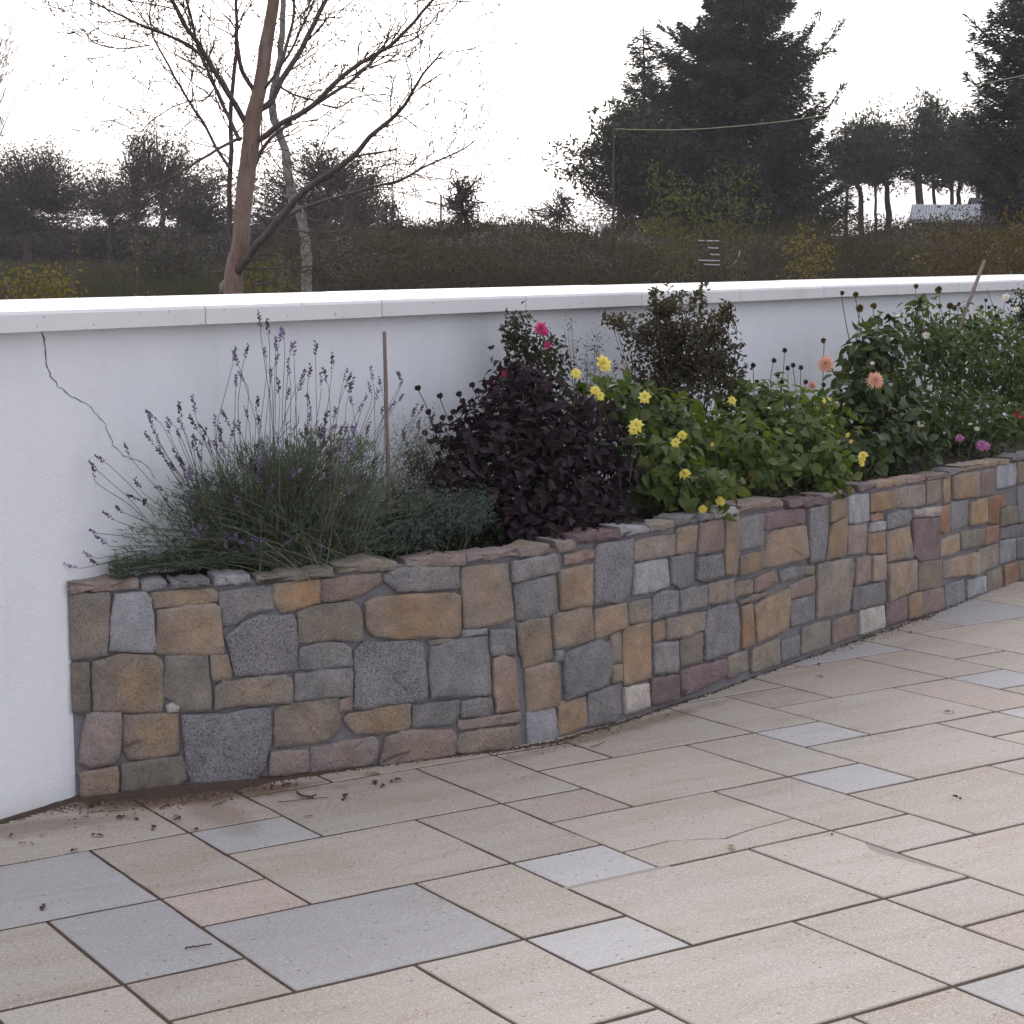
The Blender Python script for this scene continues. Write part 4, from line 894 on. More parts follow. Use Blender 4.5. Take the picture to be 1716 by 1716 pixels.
# soil crumbs washed along the foot of wall and planter
mb=MB(); pts=[];sz=[]
line=[(0,1381,.2),(60,1362,.5),(125,1341,1.),(180,1338,1.),(240,1335,1.),(320,1326,1.2),(400,1316,1.1),(450,1307,.6),(520,1298,.4),(620,1285,.25),(760,1268,.2),(870,1254,.3),(935,1242,.5),(1040,1212,.5),(1100,1192,.3),(1200,1160,.2),(1270,1133,.2),(1330,1112,.15),(1400,1087,.5),(1440,1072,.6),(1480,1060,.6),(1560,1031,.6),(1640,998,.3),(1716,970,.2)]
LX=np.array(line)
for i in range(9000):
    x=rng.uniform(0,1716); y=np.interp(x,LX[:,0],LX[:,1]); dn=np.interp(x,LX[:,0],LX[:,2])
    if rng.random()>dn**.7: continue
    off=abs(rng.normal(0,1))*14*dn*(1 if rng.random()<.88 else 2.6); 
    p=on_patio(x,y+off*.55-2,0); pts.append(p); sz.append(rng.uniform(.002,.0075)*(1.2 if off<8 else .7)*(.6+.5*dn))
pts=np.array(pts); sz=np.array(sz); k=len(pts)
ico=np.array([[1,0,0],[0,1,0],[-1,0,0],[0,-1,0],[0,0,.8],[0,0,-.6]],float); fi=np.array([[0,1,4],[1,2,4],[2,3,4],[3,0,4],[1,0,5],[2,1,5],[3,2,5],[0,3,5]])
V=(pts[:,None]+ico[None]*sz[:,None,None]*rng.uniform(.6,1.5,(k,6,1))*np.array([1,1,.7])).reshape(-1,3)+rng.normal(0,.0006,(k*6,3)); F=(np.arange(k)*6)[:,None,None]+fi[None]
obj('soil_crumbs',mesh('soil_crumbs',V,F.reshape(-1,3),simple('dark_soil',(.055,.038,.027),(.09,.062,.042),60,1.)),kind='stuff')
# lumpy bank of soil in the corner
S=np.linspace(0,1,70); px=S*600-30; rows=[]
for j,u in enumerate(np.linspace(0,1,6)):
    row=[]
    for x in px:
        y=np.interp(x,LX[:,0],LX[:,1]); w=np.interp(x,[-30,60,130,300,420,600],[.5,2,4,6,6,.5])*(1+.35*math.sin(x*.05)+.25*math.sin(x*.13+1)); hh=np.interp(x,[-30,60,130,300,420,600],[.002,.006,.012,.014,.010,.001])
        p=on_patio(x,y-6+u*(w+6),-.001 if u>=1 else hh*(1-u)**1.2*rng.uniform(.8,1.15)); row.append(p)
    rows.append(row)
V=np.array(rows).reshape(-1,3); n=len(px); i=np.arange(n-1); F=np.vstack([np.stack([r*n+i,(r+1)*n+i,(r+1)*n+i+1,r*n+i+1],-1) for r in range(5)])
obj('soil_drift',mesh('soil_drift',V,F,bpy.data.materials['dark_soil']),kind='stuff')
# ------------------------------------------------------------------ beyond the wall
# --- big bare tree
def bark(name,a,b,c,scale=8,stretch=.25):
    m,n,bb,o=newmat(name); h=N(n); w=h.coord('World'); v=h.vscale(w,(1,1,stretch)); x=h.noise(v,scale,4,.6); y=h.noise(v,scale*5,3,.7)
    cc=h.mix(h.ramp(x,[(.4,0.),(.62,1.)]),a,b); cc=h.mix(h.ramp(y,[(.5,0.),(.7,.8)]),cc,c); h.lk(cc,bb.inputs['Base Color']); bb.inputs['Roughness'].default_value=.75; h.lk(h.bump(y,.6,.006),bb.inputs['Normal']); return m
BK1=bark('red_brown_bark',(.19,.115,.085),(.23,.165,.13),(.10,.065,.055)); BKD=bark('dark_branch_bark',(.075,.050,.048),(.11,.08,.07),(.05,.036,.036),20,1.)
BKW=bark('pale_birch_bark',(.28,.26,.235),(.18,.16,.14),(.03,.025,.025),6,2.)
def limb_pts(lst,Y,dy=0.,seed=0):
    n=len(lst); o=np.linspace(0,dy,n); return np.array([at(x,y,Y+o[i]) for i,(x,y) in enumerate(lst)])
TY=14.
tb=np.array([at(391,487,TY)[0],TY,tz(0,TY)])
TR=thing('bare_tree','tall nearly leafless tree with reddish-brown trunk just behind the white wall','tree',tuple(tb))
def px2m(w,Y): return w*Y/FPX/2
trunk=[(391,487,30),(392,460,30),(403,408,28),(407,357,29),(412,303,28),(419,253,28),(421,235,29),(424,198,27),(435,151,23),(444,93,22),(453,35,21),(458,0,20),(468,-80,17),(480,-200,12),(486,-330,7)]
mb=MB(); q=np.array([at(x,y,TY) for x,y,w in trunk]); q=np.vstack([[q[0][0]-.02,TY,tb[2]-.2],q]); r=np.array([px2m(38,TY)]+[px2m(w,TY) for *_,w in trunk])
def resample(q,r,k):
    d=np.r_[0,np.cumsum(np.linalg.norm(np.diff(q,axis=0),axis=1))]; u=np.linspace(0,d[-1],k); return np.stack([np.interp(u,d,q[:,i]) for i in range(3)],-1),np.interp(u,d,r)
q2,r2=resample(q,r,60); q2[1:-1]+=rng.normal(0,.003,(58,3)); r2=r2*(1+rng.normal(0,.03,60)); mb.tube(q2,r2,14); obj('trunk',mb.mesh('trunk',[BK1],smooth=True,origin=tb),TR)
LB=[([(396,462),(399,450),(430,412),(457,383),(491,339),(529,303),(571,280),(592,263),(617,233),(647,205),(675,182),(691,154),(708,126),(726,103),(745,82)],16,2,-.9),
([(592,264),(629,254),(655,253),(667,248)],4,1.5,-.2),([(474,364),(499,351),(529,341),(585,324),(623,313),(671,303),(710,280),(750,263),(782,247),(796,235)],7,2,.5),
([(396,440),(391,415),(385,387),(384,324),(387,261),(387,233),(386,175),(392,128),(396,93),(397,47),(395,0),(397,-60)],10,5,.4),
([(425,150),(409,126),(400,100),(396,58),(397,40)],8,6,-.2),
([(412,206),(400,184),(386,161),(367,131),(348,100),(330,68),(313,47),(299,21),(288,0),(270,-40)],10,6,-.5),
([(327,60),(323,35),(311,0),(300,-40)],5,4,-.2),([(402,235),(388,205),(374,179),(360,145),(348,117),(337,93),(330,77)],7,5,.4),
([(332,88),(306,70),(279,58),(253,49),(220,35),(190,21),(162,7),(140,-4)],6,2.2,-.6),([(253,49),(227,14),(213,-6)],2.5,2,.3),([(237,72),(171,56),(134,23)],2.5,1.5,.3),([(250,76),(204,82),(167,78),(146,63),(136,45)],2.5,1.2,-.3),
([(386,285),(383,277),(362,247),(344,212),(318,170),(297,138),(283,110),(265,79),(253,54),(250,20),(258,-10)],6,2.5,.7),
([(404,232),(390,236),(367,249),(339,266),(311,284),(283,300),(263,308),(245,312)],6,2.5,-.8),
([(358,150),(345,170),(318,170),(285,180),(255,200),(240,218),(211,238)],3,1.2,.3),([(283,240),(250,222),(230,205)],2,1,-.2),
([(424,192),(432,186),(454,172),(468,140),(482,117),(503,86),(524,44),(540,14),(547,0),(565,-40)],12,7,.6),([(440,152),(449,145),(470,112),(493,79),(505,47),(521,14),(530,-10)],5,3,-.3),([(470,112),(479,82),(490,42),(493,7),(495,-30)],6,4,.2),
([(428,236),(440,231),(465,210),(500,193),(531,172),(545,154),(577,126),(605,105),(633,89),(656,75),(684,49),(703,23),(726,0),(745,-30)],11,4,-.7),([(533,172),(563,152),(593,133),(610,117),(630,95)],6,5,.15),
([(650,82),(698,65),(722,37),(738,16),(757,7)],3,1.2,.2),([(472,147),(498,161),(526,168)],4,3,.3),([(540,175),(572,184),(586,165),(610,161),(650,157)],3.5,1.2,.3),([(420,292),(432,263),(447,235),(470,217),(488,205)],8,5,.3),
([(395,452),(434,450),(487,447),(520,447),(554,443),(573,433),(590,442)],4,1.5,-.6),([(430,478),(474,469),(518,462)],3,1.5,-.4),([(430,385),(466,381),(508,387),(520,391),(573,387)],3,1.5,.4),([(545,0),(560,-2),(580,-14)],3,1,0.)]
twb=MB(); 
def twig(mb,p,d,L,r,lev,lf):
    n=max(3,int(L/.07)); pth=[p]; 
    for i in range(n):
        d=unit(d+rng.normal(0,.16,3)+np.array([0,0,.035])); pth.append(pth[-1]+d*L/n)
    pth=np.array(pth); mb.tube(pth,np.linspace(r,max(.0026,r*.5),len(pth)),3)
    if lev>0:
        for i in range(1,len(pth)):
            if rng.random()<.62:
                dd=unit(d+unit(rng.normal(size=3))*1.0); twig(mb,pth[i],dd,L*rng.uniform(.3,.6),max(.0028,r*.65),lev-1,lf)
    k=rng.integers(0,3)
    for _ in range(k): lf.append(pth[rng.integers(1,len(pth))])
lf=[]
for lst,w0,w1,dy in LB:
    q=limb_pts(lst,TY,dy); d=np.linalg.norm(np.diff(q,axis=0),axis=1).sum(); k=max(6,int(d/.05)); q2,r2=resample(q,np.linspace(px2m(w0,TY),px2m(w1,TY),len(q)),k)
    q2[1:-1]+=rng.normal(0,.004,(k-2,3)); q2[1:-1]=.5*q2[1:-1]+.25*(q2[:-2]+q2[2:])
    mb=MB(); mb.tube(q2,r2,7); obj('limb',mb.mesh('limb',[BKD],smooth=True,origin=tb),TR)
    tg=np.gradient(q2,axis=0)
    for i in range(int(k*.25),k):
        if rng.random()<(.8 if w0<9 else .55):
            dd=unit(unit(tg[i])*1.0+unit(rng.normal(size=3)*np.array([1,.6,1]))*.85+np.array([0,0,.08])); twig(twb,q2[i],dd,rng.uniform(.18,.62),max(.0034,min(r2[i]*.5,.0065)),2,lf)
lf=np.array(lf); lf=lf[rng.random(len(lf))<.5]; k=len(lf); addleaves(twb,lf,rdir(k,-.4),rdir(k),rng.uniform(.015,.035,k),rng.uniform(.008,.016,k),tpl='diamond',m=1)
obj('twigs',twb.mesh('twigs',[BKD,leaf_mat('late_leaf',[(.05,.04,.02),(.08,.07,.03)],.3)],origin=tb),TR,kind='stuff')
# --- pale birch behind
BY=17.; bl=[(512,500),(514,429),(512,391),(504,366),(489,328),(483,292),(478,253),(470,225),(458,198),(455,170),(462,130),(470,90),(474,30),(478,-60)]
q=limb_pts(bl,BY); bb_=np.array([q[0][0],BY,tz(0,BY)]); q=np.vstack([bb_-[0,0,.1],q]); T=thing('birch_tree','slender pale-barked birch standing behind the reddish bare tree','tree',tuple(bb_)); mb=MB(); q2,r2=resample(q,np.linspace(px2m(19,BY),px2m(9,BY),len(q)),50); q2[1:]+=rng.normal(0,.004,(49,3)); mb.tube(q2,r2,9); obj('trunk',mb.mesh('trunk',[BKW],smooth=True,origin=bb_),T)
mb=MB(); lf=[]
for i in range(14,50):
    if rng.random()<.6: twig(mb,q2[i],unit(np.array([rng.normal(0,1),rng.normal(0,.7),.7])),rng.uniform(.3,.9),.005,2,lf)
addleaves(mb,np.array(lf),rdir(len(lf)),rdir(len(lf)),.03,.02,tpl='diamond',m=1); obj('twigs',mb.mesh('birch_branches',[BKD,bpy.data.materials['late_leaf']],origin=bb_),T,kind='stuff')
# --- conifers
SPR=leaf_mat('spruce_needles',[(.035,.046,.042),(.05,.066,.058),(.075,.095,.084)],.12,.7,.15)
PINN=leaf_mat('pine_needles',[(.032,.042,.030),(.05,.062,.04),(.07,.082,.05)],.15,.7,.15)
TRD=simple('conifer_bark',(.045,.032,.026),(.07,.05,.04),10)
def conifer(label,cx,Y,ytop,ybot,rad,nb,dens,name='spruce_tree',spray=(.28,.5),sw=.09,up=.12,trw=16,zskip=0.,lean=0.,mat=None,outl=()):
    """rad: list of (py, left px, right px) crown half widths"""
    b=at(cx,ybot,Y); zb=float(tz(b[0],Y)); top=at(cx+lean,ytop,Y); b=np.array([b[0],Y,zb]); T=thing(name,label,'tree',tuple(b)); sc=Y/FPX
    mb=MB(); q,r=resample(np.array([b-[0,0,.2],b*.5+top*.5,top]),np.array([px2m(trw,Y),px2m(trw*.6,Y),.02]),14); q[1:-1]+=rng.normal(0,.03,(12,3)); mb.tube(q,r,8); obj('trunk',mb.mesh('trunk',[TRD],origin=b),T)
    mb=MB(); R=np.array(rad,float); P_,A_,L_=[],[],[]
    for i in range(nb):
        u=rng.uniform(0,1)**.85; py=ytop+8+(ybot-zskip-ytop)*u; az=rng.uniform(0,2*math.pi); c=math.cos(az)
        rl=np.interp(py,R[:,0],R[:,1]); rr=np.interp(py,R[:,0],R[:,2]); w=(rr if c>0 else rl)*abs(c)+(rl+rr)/2*(1-abs(c)); L=w*sc*rng.uniform(.62,1.08); 
        z0=at(cx,py,Y)[2]; tx=b[0]+(top[0]-b[0])*np.clip((z0-b[2])/(top[2]-b[2]),0,1); p0=np.array([tx,Y,z0-L*.12]); d=np.array([c,math.sin(az),0])
        t=np.linspace(0,1,7)[:,None]; pth=p0+d*L*t+np.array([0,0,1.])*(L*(up*t+ .10*t**3-.10*np.sin(t*math.pi))); mb.tube(pth,np.linspace(.03+L*.008,.008,7),4)
        k=int(dens*L*(1.1)); tt=rng.uniform(.12,1.02,k)**.75; q=np.stack([np.interp(tt,t[:,0],pth[:,j]) for j in range(3)],-1); lat=np.cross(d,[0,0,1.]); s=rng.normal(0,1,k)
        q=q+lat*(s*.16*L*(1.1-tt))[:,None]+np.array([0,0,1.])*rng.normal(-.04,.09,k)[:,None]; P_.append(q); A_.append(unit(d*.9+lat*(np.sign(s)*.7)[:,None]+rng.normal(0,.35,(k,3))+np.array([0,0,-.1]))); L_.append(rng.uniform(spray[0],spray[1],k))
    for (x0,y0,x1,y1) in outl:
        a_=at(x0,y0,Y); e_=at(x1,y1,Y); t=np.linspace(0,1,7)[:,None]; pth=a_+(e_-a_)*t; pth[:,2]-=np.sin(t[:,0]*math.pi)*.12; mb.tube(pth,np.linspace(.05,.01,7),4); L=np.linalg.norm(e_-a_); k=int(dens*L*.9); tt=rng.uniform(0,1.02,k); q=np.stack([np.interp(tt,t[:,0],pth[:,j]) for j in range(3)],-1)+rng.normal(0,1,(k,3))*(.18*(1.2-tt))[:,None]; P_.append(q); A_.append(unit((e_-a_)/L+rng.normal(0,.5,(k,3)))); L_.append(rng.uniform(spray[0],spray[1],k))
    p=np.vstack(P_); a=np.vstack(A_); L=np.concatenate(L_); addleaves(mb,p,a,rdir(len(p),.8),L,sw*rng.uniform(.7,1.2,len(p)),tpl='diamond',m=1)
    obj('crown',mb.mesh('crown',[TRD,mat or SPR],origin=b),T); return T
conifer('huge dense dark spruce rising out of the top of the picture',1240,62,-75,385,[(-75,10,10),(0,66,80),(60,112,112),(110,135,118),(150,145,115),(230,170,150),(300,175,165),(385,160,190)],620,95,spray=(.14,.30),sw=.05,outl=[(1310,150,1413,38),(1330,240,1412,146),(1320,110,1372,20),(1180,80,1105,45),(1150,200,1062,130),(1330,90,1395,85),(1330,200,1405,250)])
conifer('thin open-crowned spruce at the left shoulder of the huge spruce',1078,66,42,385,[(42,5,8),(80,28,34),(130,36,44),(200,56,54),(260,80,60),(385,60,60)],210,60,spray=(.14,.28),sw=.05,trw=9)
conifer('tall dark spruce cut off by the right edge of the picture',1745,50,-170,345,[(-170,5,5),(0,70,60),(50,118,90),(120,105,100),(200,122,120),(300,130,130),(345,100,100)],300,75,spray=(.14,.30),sw=.05,outl=[(1700,90,1622,28),(1700,180,1620,130),(1690,240,1622,200),(1700,130,1628,85)])
def pine(label,tr,Y,clusters,n,name='pine_tree',w=8,mat=None,lsz=(.14,.3),lw=.08,group=None,limbs=None,tw=(.02,.006)):
    """tr: trunk pixel path; clusters: (px,py,rx,ry)"""
    q=limb_pts(tr,Y); b=np.array([q[0][0],Y,float(tz(q[0][0],Y))]); q=np.vstack([b-[0,0,.1],q]); T=thing(name,label,'tree',tuple(b),group); mb=MB(); q2,r2=resample(q,np.linspace(px2m(w*1.3,Y),px2m(w*.55,Y),len(q)),20); q2[1:-1]+=rng.normal(0,.025,(18,3)); mb.tube(q2,r2,7); obj('trunk',mb.mesh('trunk',[TRD],origin=b),T)
    mb=MB(); A=np.array([c[2]*c[3] for c in clusters],float); A/=A.sum(); sc=Y/FPX
    for c,a in zip(clusters,A):
        c=(c[0],c[1],c[2]*1.2,c[3]*1.22)
        C=at(c[0],c[1],Y)+np.array([0,rng.normal(0,.5),0]); k=int(n*a); R=np.array([c[2]*sc,max(c[2],c[3])*sc*.8,c[3]*sc])
        # limbs into the cluster, then foliage on sub-tufts
        j=int(np.argmin(np.linalg.norm(q2-(C-[0,0,R[2]*.8]),axis=1))); j=min(j,18)
        nt_=max(8,int(c[2]*c[3]/13)); tc=C+rng.normal(0,.56,(nt_,3))*R
        for t_ in tc:
            m_=q2[j]*.5+t_*.5+rng.normal(0,.3,3)-[0,0,.08]; pth=smooth_path([q2[j],m_,t_],2); mb.tube(pth,np.linspace(tw[0],tw[1],len(pth)),3)
        k=int(k*(1.05 if mat is None else .95)); idx=rng.integers(0,nt_,k); tr_=min(.26,max(.12,R.min()*.22)); p=tc[idx]+rng.normal(0,1,(k,3))*np.array([tr_*1.2,tr_*1.2,tr_*.45]); addleaves(mb,p,rdir(k,.15),rdir(k,.5),rng.uniform(*lsz,k),lw*rng.uniform(.7,1.2,k),tpl='diamond',m=1)
    obj('crown',mb.mesh('crown',[TRD,mat or PINN],origin=b),T); return T
# wind-bent pine left of the spruce
pine('wind-bent spreading pine with twisting trunk at the left foot of the huge spruce',[(1035,400),(1038,340),(1045,290),(1052,250)],60,[(1000,255,45,14),(1040,225,40,25),(985,290,35,14),(1080,270,40,40),(1010,320,30,12),(1060,200,30,22),(1085,330,35,22)],4200,w=9)
pine('twin-stemmed pine partly hidden by the huge spruce',[(1062,395),(1058,350),(1072,310),(1080,280)],61,[(1075,250,35,25),(1100,300,35,40),(1070,210,30,20),(1040,300,22,12)],2600,w=8)
for i,(lab,tr,cl,w) in enumerate([
 ('pine with a short crown directly right of the huge spruce',[(1418,375),(1418,300),(1415,260)],[(1412,270,32,26),(1425,240,22,16)],6),
 ('thin pine second to the right of the huge spruce',[(1443,375),(1443,320),(1432,300),(1440,240)],[(1440,262,30,34),(1455,225,24,18),(1432,300,20,10)],9),
 ('slim pine third to the right of the huge spruce',[(1467,375),(1466,300),(1462,240)],[(1466,240,34,34),(1470,285,30,24)],5),
 ('double-trunked pine in the middle of the row behind the hedge',[(1489,375),(1487,320),(1480,250)],[(1490,235,34,26),(1480,275,36,20),(1500,260,26,24)],11),
 ('thick-trunked pine with the tallest crown in the row, left of the metal roof',[(1540,375),(1540,300),(1542,230),(1548,185)],[(1545,210,42,30),(1540,250,46,26),(1550,185,20,18),(1520,280,32,16),(1565,275,28,18)],13),
 ('pine with a pointed top above the left end of the metal roof',[(1566,375),(1563,300),(1566,230),(1570,180)],[(1572,190,18,24),(1575,225,30,22),(1570,260,34,22),(1580,300,24,14)],6),
 ('leaning pine above the middle of the metal roof',[(1593,375),(1595,320),(1600,250)],[(1602,240,34,30),(1596,275,30,24),(1610,210,22,16)],8),
 ('forked pine above the right end of the metal roof',[(1606,375),(1606,320),(1625,250)],[(1625,255,30,32),(1640,225,28,20),(1628,290,30,18)],9),
 ('pine beside the dark roof, merging into the right-hand spruce',[(1642,375),(1640,330),(1650,270)],[(1655,270,32,34),(1662,310,30,16),(1648,235,26,22)],9),
 ('pine rising behind the dark roof at the right edge',[(1681,375),(1683,320),(1690,270)],[(1690,290,36,26),(1700,255,30,30)],10)]):
    pine(lab,tr,78+(i*3.7)%7,cl,2300,w=w)
# --- broadleaved trees on the left skyline
OLV=leaf_mat('autumn_dark_leaf',[(.03,.034,.022),(.045,.05,.03),(.065,.055,.035),(.045,.034,.032)],.25)
def btree(label,tr,Y,cl,n,w=6,lsz=(.10,.2),lw=.075,name='hedgerow_tree',mat=None): return pine(label,tr,Y,cl,n,name=name,w=w,mat=mat or OLV,lsz=lsz,lw=lw,tw=(.025,.008))
btree('broad round-crowned tree at the left edge of the skyline',[(45,392),(52,355),(60,330)],88,[(20,290,64,38),(70,310,66,36),(-20,320,50,50),(50,268,45,22),(110,345,44,20),(10,350,50,24),(130,325,34,22),(95,285,30,20),(60,370,80,16)],10500,w=12)
btree('low bushy tree right of the round-crowned tree',[(182,392),(185,365),(178,345)],92,[(165,305,32,22),(190,330,40,26),(150,340,32,20),(200,360,34,14),(215,310,26,20)],3600)
btree('open tree with fine bare top, third from the left',[(230,395),(226,360),(222,330),(225,290)],86,[(215,320,34,28),(240,345,32,18),(222,270,26,28),(235,245,22,20),(250,305,26,24)],2300,w=7)
btree('bent-trunked tree with fine bare top left of the reddish trunk',[(272,395),(272,350),(270,315),(262,300)],85,[(262,290,34,26),(280,320,32,20),(262,245,28,28),(290,258,28,22),(300,345,32,16),(310,290,26,22)],2600,w=9)
btree('small dark tree directly left of the reddish trunk',[(318,395),(312,350),(310,320)],84,[(330,335,40,30),(350,305,34,26),(365,345,36,30),(310,360,26,18),(385,365,40,20)],3600)
btree('dark tree right behind the pale birch',[(540,395),(548,340),(552,300)],80,[(555,280,54,26),(530,262,36,20),(590,292,42,24),(605,330,36,28),(560,335,50,28),(520,330,34,28),(450,325,34,44),(440,365,44,20),(490,360,40,22)],6800,w=8)
btree('twiggy tree to the right of the pale birch',[(600,395),(598,350),(604,320)],78,[(600,345,36,28),(630,360,24,16),(575,365,26,16),(618,310,18,14)],2000)
T=btree('leafy sapling alone on the skyline in the middle',[(772,470),(772,380),(775,330),(776,300)],48,[(776,305,22,14),(765,345,22,18),(790,348,18,12),(780,325,16,12)],420,w=4,lsz=(.05,.1),lw=.045,name='sapling')
btree('thin leafy sapling right of the middle of the skyline',[(935,400),(938,350),(942,322)],50,[(935,345,16,18),(905,355,18,10),(942,325,8,14)],240,w=2.5,lsz=(.05,.1),lw=.045,name='sapling')
btree('faint thin sapling near the right branches of the bare tree',[(652,400),(655,350),(660,318)],50,[(656,345,10,30),(670,370,8,10)],120,w=2.5,lsz=(.05,.1),lw=.04,name='sapling')
# far tree with bare twigs cut by the left edge
FT=thing('bare_birch','fine-twigged bare tree whose edge enters at the upper left','tree',(at(-60,380,40)[0],40,float(tz(0,40)))); fb=np.array(FT.location); mb=MB(); lf=[]
top=at(-45,0,40); q2,r2=resample(np.array([fb,fb*.5+top*.5,top]),np.array([.12,.08,.03]),16); mb.tube(q2,r2,7); obj('trunk',mb.mesh('trunk',[BKD],origin=fb),FT); mb=MB()
for i in range(90):
    j=rng.integers(4,15); e=at(rng.uniform(-60,25),rng.uniform(30,250),40)+[0,rng.normal(0,1),0]; m_=q2[j]*.5+e*.5+[0,0,.1]; pth=smooth_path([q2[j],m_,e],2); mb.tube(pth,np.linspace(.012,.004,len(pth)),3)
    for _ in range(3): twig(mb,pth[rng.integers(4,len(pth))],unit(e-q2[j]+rng.normal(0,.4,3)),rng.uniform(.3,.7),.005,1,lf)
obj('twigs',mb.mesh('twigs',[BKD],origin=fb),FT)
# --- scrub hedge band
SCR=leaf_mat('scrub_leaf',[(.058,.038,.032),(.080,.050,.040),(.055,.048,.030),(.095,.062,.045)],.2,.95,.02,patch=(.9,(.060,.068,.026),.85))
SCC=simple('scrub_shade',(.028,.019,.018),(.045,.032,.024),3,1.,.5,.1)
def hedge(name,label,xs,tops,Y0,Y1,n,L,Wd,mat,core,kind=None,cat=None,jit=.18,drop=.35):
    """dense band between two distances; tops: photo rows of the crest"""
    xs=np.asarray(xs,float); 
    px=rng.uniform(xs[0],xs[-1],n); Yq=Y0+(Y1-Y0)*rng.random(n)**1.0; py=np.interp(px,xs,tops)
    zt=CAMH+(433-8-py)/FPX*Y1; zg=tz(px*0,Yq); u=rng.random(n)**.55; f=(Yq-Y0)/(Y1-Y0); z=zg+(zt-zg)*u*(.35+.65*np.sqrt(f))+rng.normal(0,jit*.4,n)
    x=(px-CX)/FPX*Yq+0; lump=.22*np.sin(x*1.3+Yq*.7)+.16*np.sin(x*3.7+1.6*Yq)+np.where(rng.random(n)<.05,rng.uniform(0,.35,n),0); z=z+lump*u
    p=np.stack([x,Yq,z],-1); mb=MB(); addleaves(mb,p,rdir(n,.5),rdir(n,.3),rng.uniform(L*.6,L*1.4,n),Wd*rng.uniform(.6,1.3,n),tpl='diamond')
    # opaque core behind the leaves, inner shade painted as its dark colour
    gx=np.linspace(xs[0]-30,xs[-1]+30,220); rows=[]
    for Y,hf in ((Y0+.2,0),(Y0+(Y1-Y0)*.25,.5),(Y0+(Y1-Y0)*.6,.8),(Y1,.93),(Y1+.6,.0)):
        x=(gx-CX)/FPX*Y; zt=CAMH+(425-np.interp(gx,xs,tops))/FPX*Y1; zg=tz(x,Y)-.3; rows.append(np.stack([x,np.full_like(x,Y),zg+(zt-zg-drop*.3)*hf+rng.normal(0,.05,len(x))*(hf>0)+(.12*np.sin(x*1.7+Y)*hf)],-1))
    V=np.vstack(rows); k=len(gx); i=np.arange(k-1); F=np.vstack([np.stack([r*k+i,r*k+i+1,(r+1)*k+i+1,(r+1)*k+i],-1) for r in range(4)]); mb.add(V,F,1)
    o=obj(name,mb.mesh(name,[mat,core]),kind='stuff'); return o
hedge('scrub','',[400,470,560,640,740,840,900,1000,1060,1150,1300,1430,1560,1716,1830],[470,420,382,378,376,372,366,374,380,384,386,372,368,366,366],40,52,170000,.09,.034,SCR,SCC)
DKH=leaf_mat('dark_hedge_leaf',[(.024,.020,.020),(.034,.029,.026),(.036,.035,.024)],.15,.95,.02)
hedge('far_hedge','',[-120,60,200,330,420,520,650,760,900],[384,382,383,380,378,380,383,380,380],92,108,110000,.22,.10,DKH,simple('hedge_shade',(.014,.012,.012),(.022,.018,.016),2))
# long grass in the field
GRS=leaf_mat('rough_grass_blade',[(.055,.045,.028),(.04,.048,.022),(.08,.055,.038)],.2,.9,.03,patch=(.35,(.042,.055,.022),.6))
n=52000; Y=34+56*rng.random(n)**1.3; px=rng.uniform(-60,1000,n); x=(px-CX)/FPX*Y; p=np.stack([x,Y,tz(x,Y)-.02],-1); mb=MB(); addleaves(mb,p,rdir(n,2.2),rdir(n),rng.uniform(.25,.55,n),.035,tpl='diamond')
n=9000; Y=33+6*rng.random(n); px=rng.uniform(880,1760,n); x=(px-CX)/FPX*Y; p=np.stack([x,Y,tz(x,Y)+.3*rng.random(n)],-1); addleaves(mb,p,rdir(n,1.2),rdir(n),rng.uniform(.2,.4,n),.04,tpl='diamond')
obj('field_grass',mb.mesh('field_grass',[GRS]),kind='stuff')
# --- saplings and coloured shrubs close behind the wall
YG=leaf_mat('yellow_green_leaf',[(.075,.09,.03),(.11,.11,.04),(.055,.07,.028)],.4,tint=(1.5,1.4,.5)); YO=leaf_mat('yellow_autumn_leaf',[(.20,.15,.045),(.13,.12,.045),(.09,.10,.035)],.5,tint=(1.4,1.2,.5)); ORA=leaf_mat('orange_bracken',[(.15,.075,.035),(.10,.06,.032),(.065,.07,.028),(.12,.085,.03)],.3); 
def sapling(label,Y,stems,n,mat,L=.05,Wd=.03,name='sapling',sp=.10,w=3.,cat=None):
    q0=limb_pts(stems[0],Y); b=np.array([q0[0][0],Y,float(tz(q0[0][0],Y))]); T=thing(name,label,'sapling' if name=='sapling' else 'shrub',tuple(b)); mb=MB(); A=[]
    for s in stems:
        q=limb_pts(s,Y,rng.normal(0,.2)); q=np.vstack([[b[0]+rng.normal(0,.05),Y,b[2]],q]); pth=smooth_path(q,2); mb.tube(pth,np.linspace(px2m(w,Y),.003,len(pth)),4); A.append(pth[len(pth)//3:])
    obj('stems',mb.mesh('stems',[BKD],origin=b),T); A=np.vstack(A); k=rng.integers(0,len(A),n); p=A[k]+rng.normal(0,sp,(n,3)); mb=MB(); addleaves(mb,p,rdir(n,.1),rdir(n,.6),rng.uniform(L*.6,L*1.3,n),Wd,tpl='fold'); obj('foliage',mb.mesh('foliage',[mat],origin=b),T,kind='stuff'); return T
sapling('bushy yellow-green sapling in front of the left of the huge spruce',28,[[(1130,420),(1110,350),(1098,285)],[(1140,420),(1140,360),(1140,310)],[(1150,420),(1165,350),(1162,325)],[(1120,420),(1090,390),(1085,370)],[(1150,420),(1180,390),(1195,370)],[(1120,420),(1115,370),(1125,330)]],900,YG,.06,.035,sp=.10)
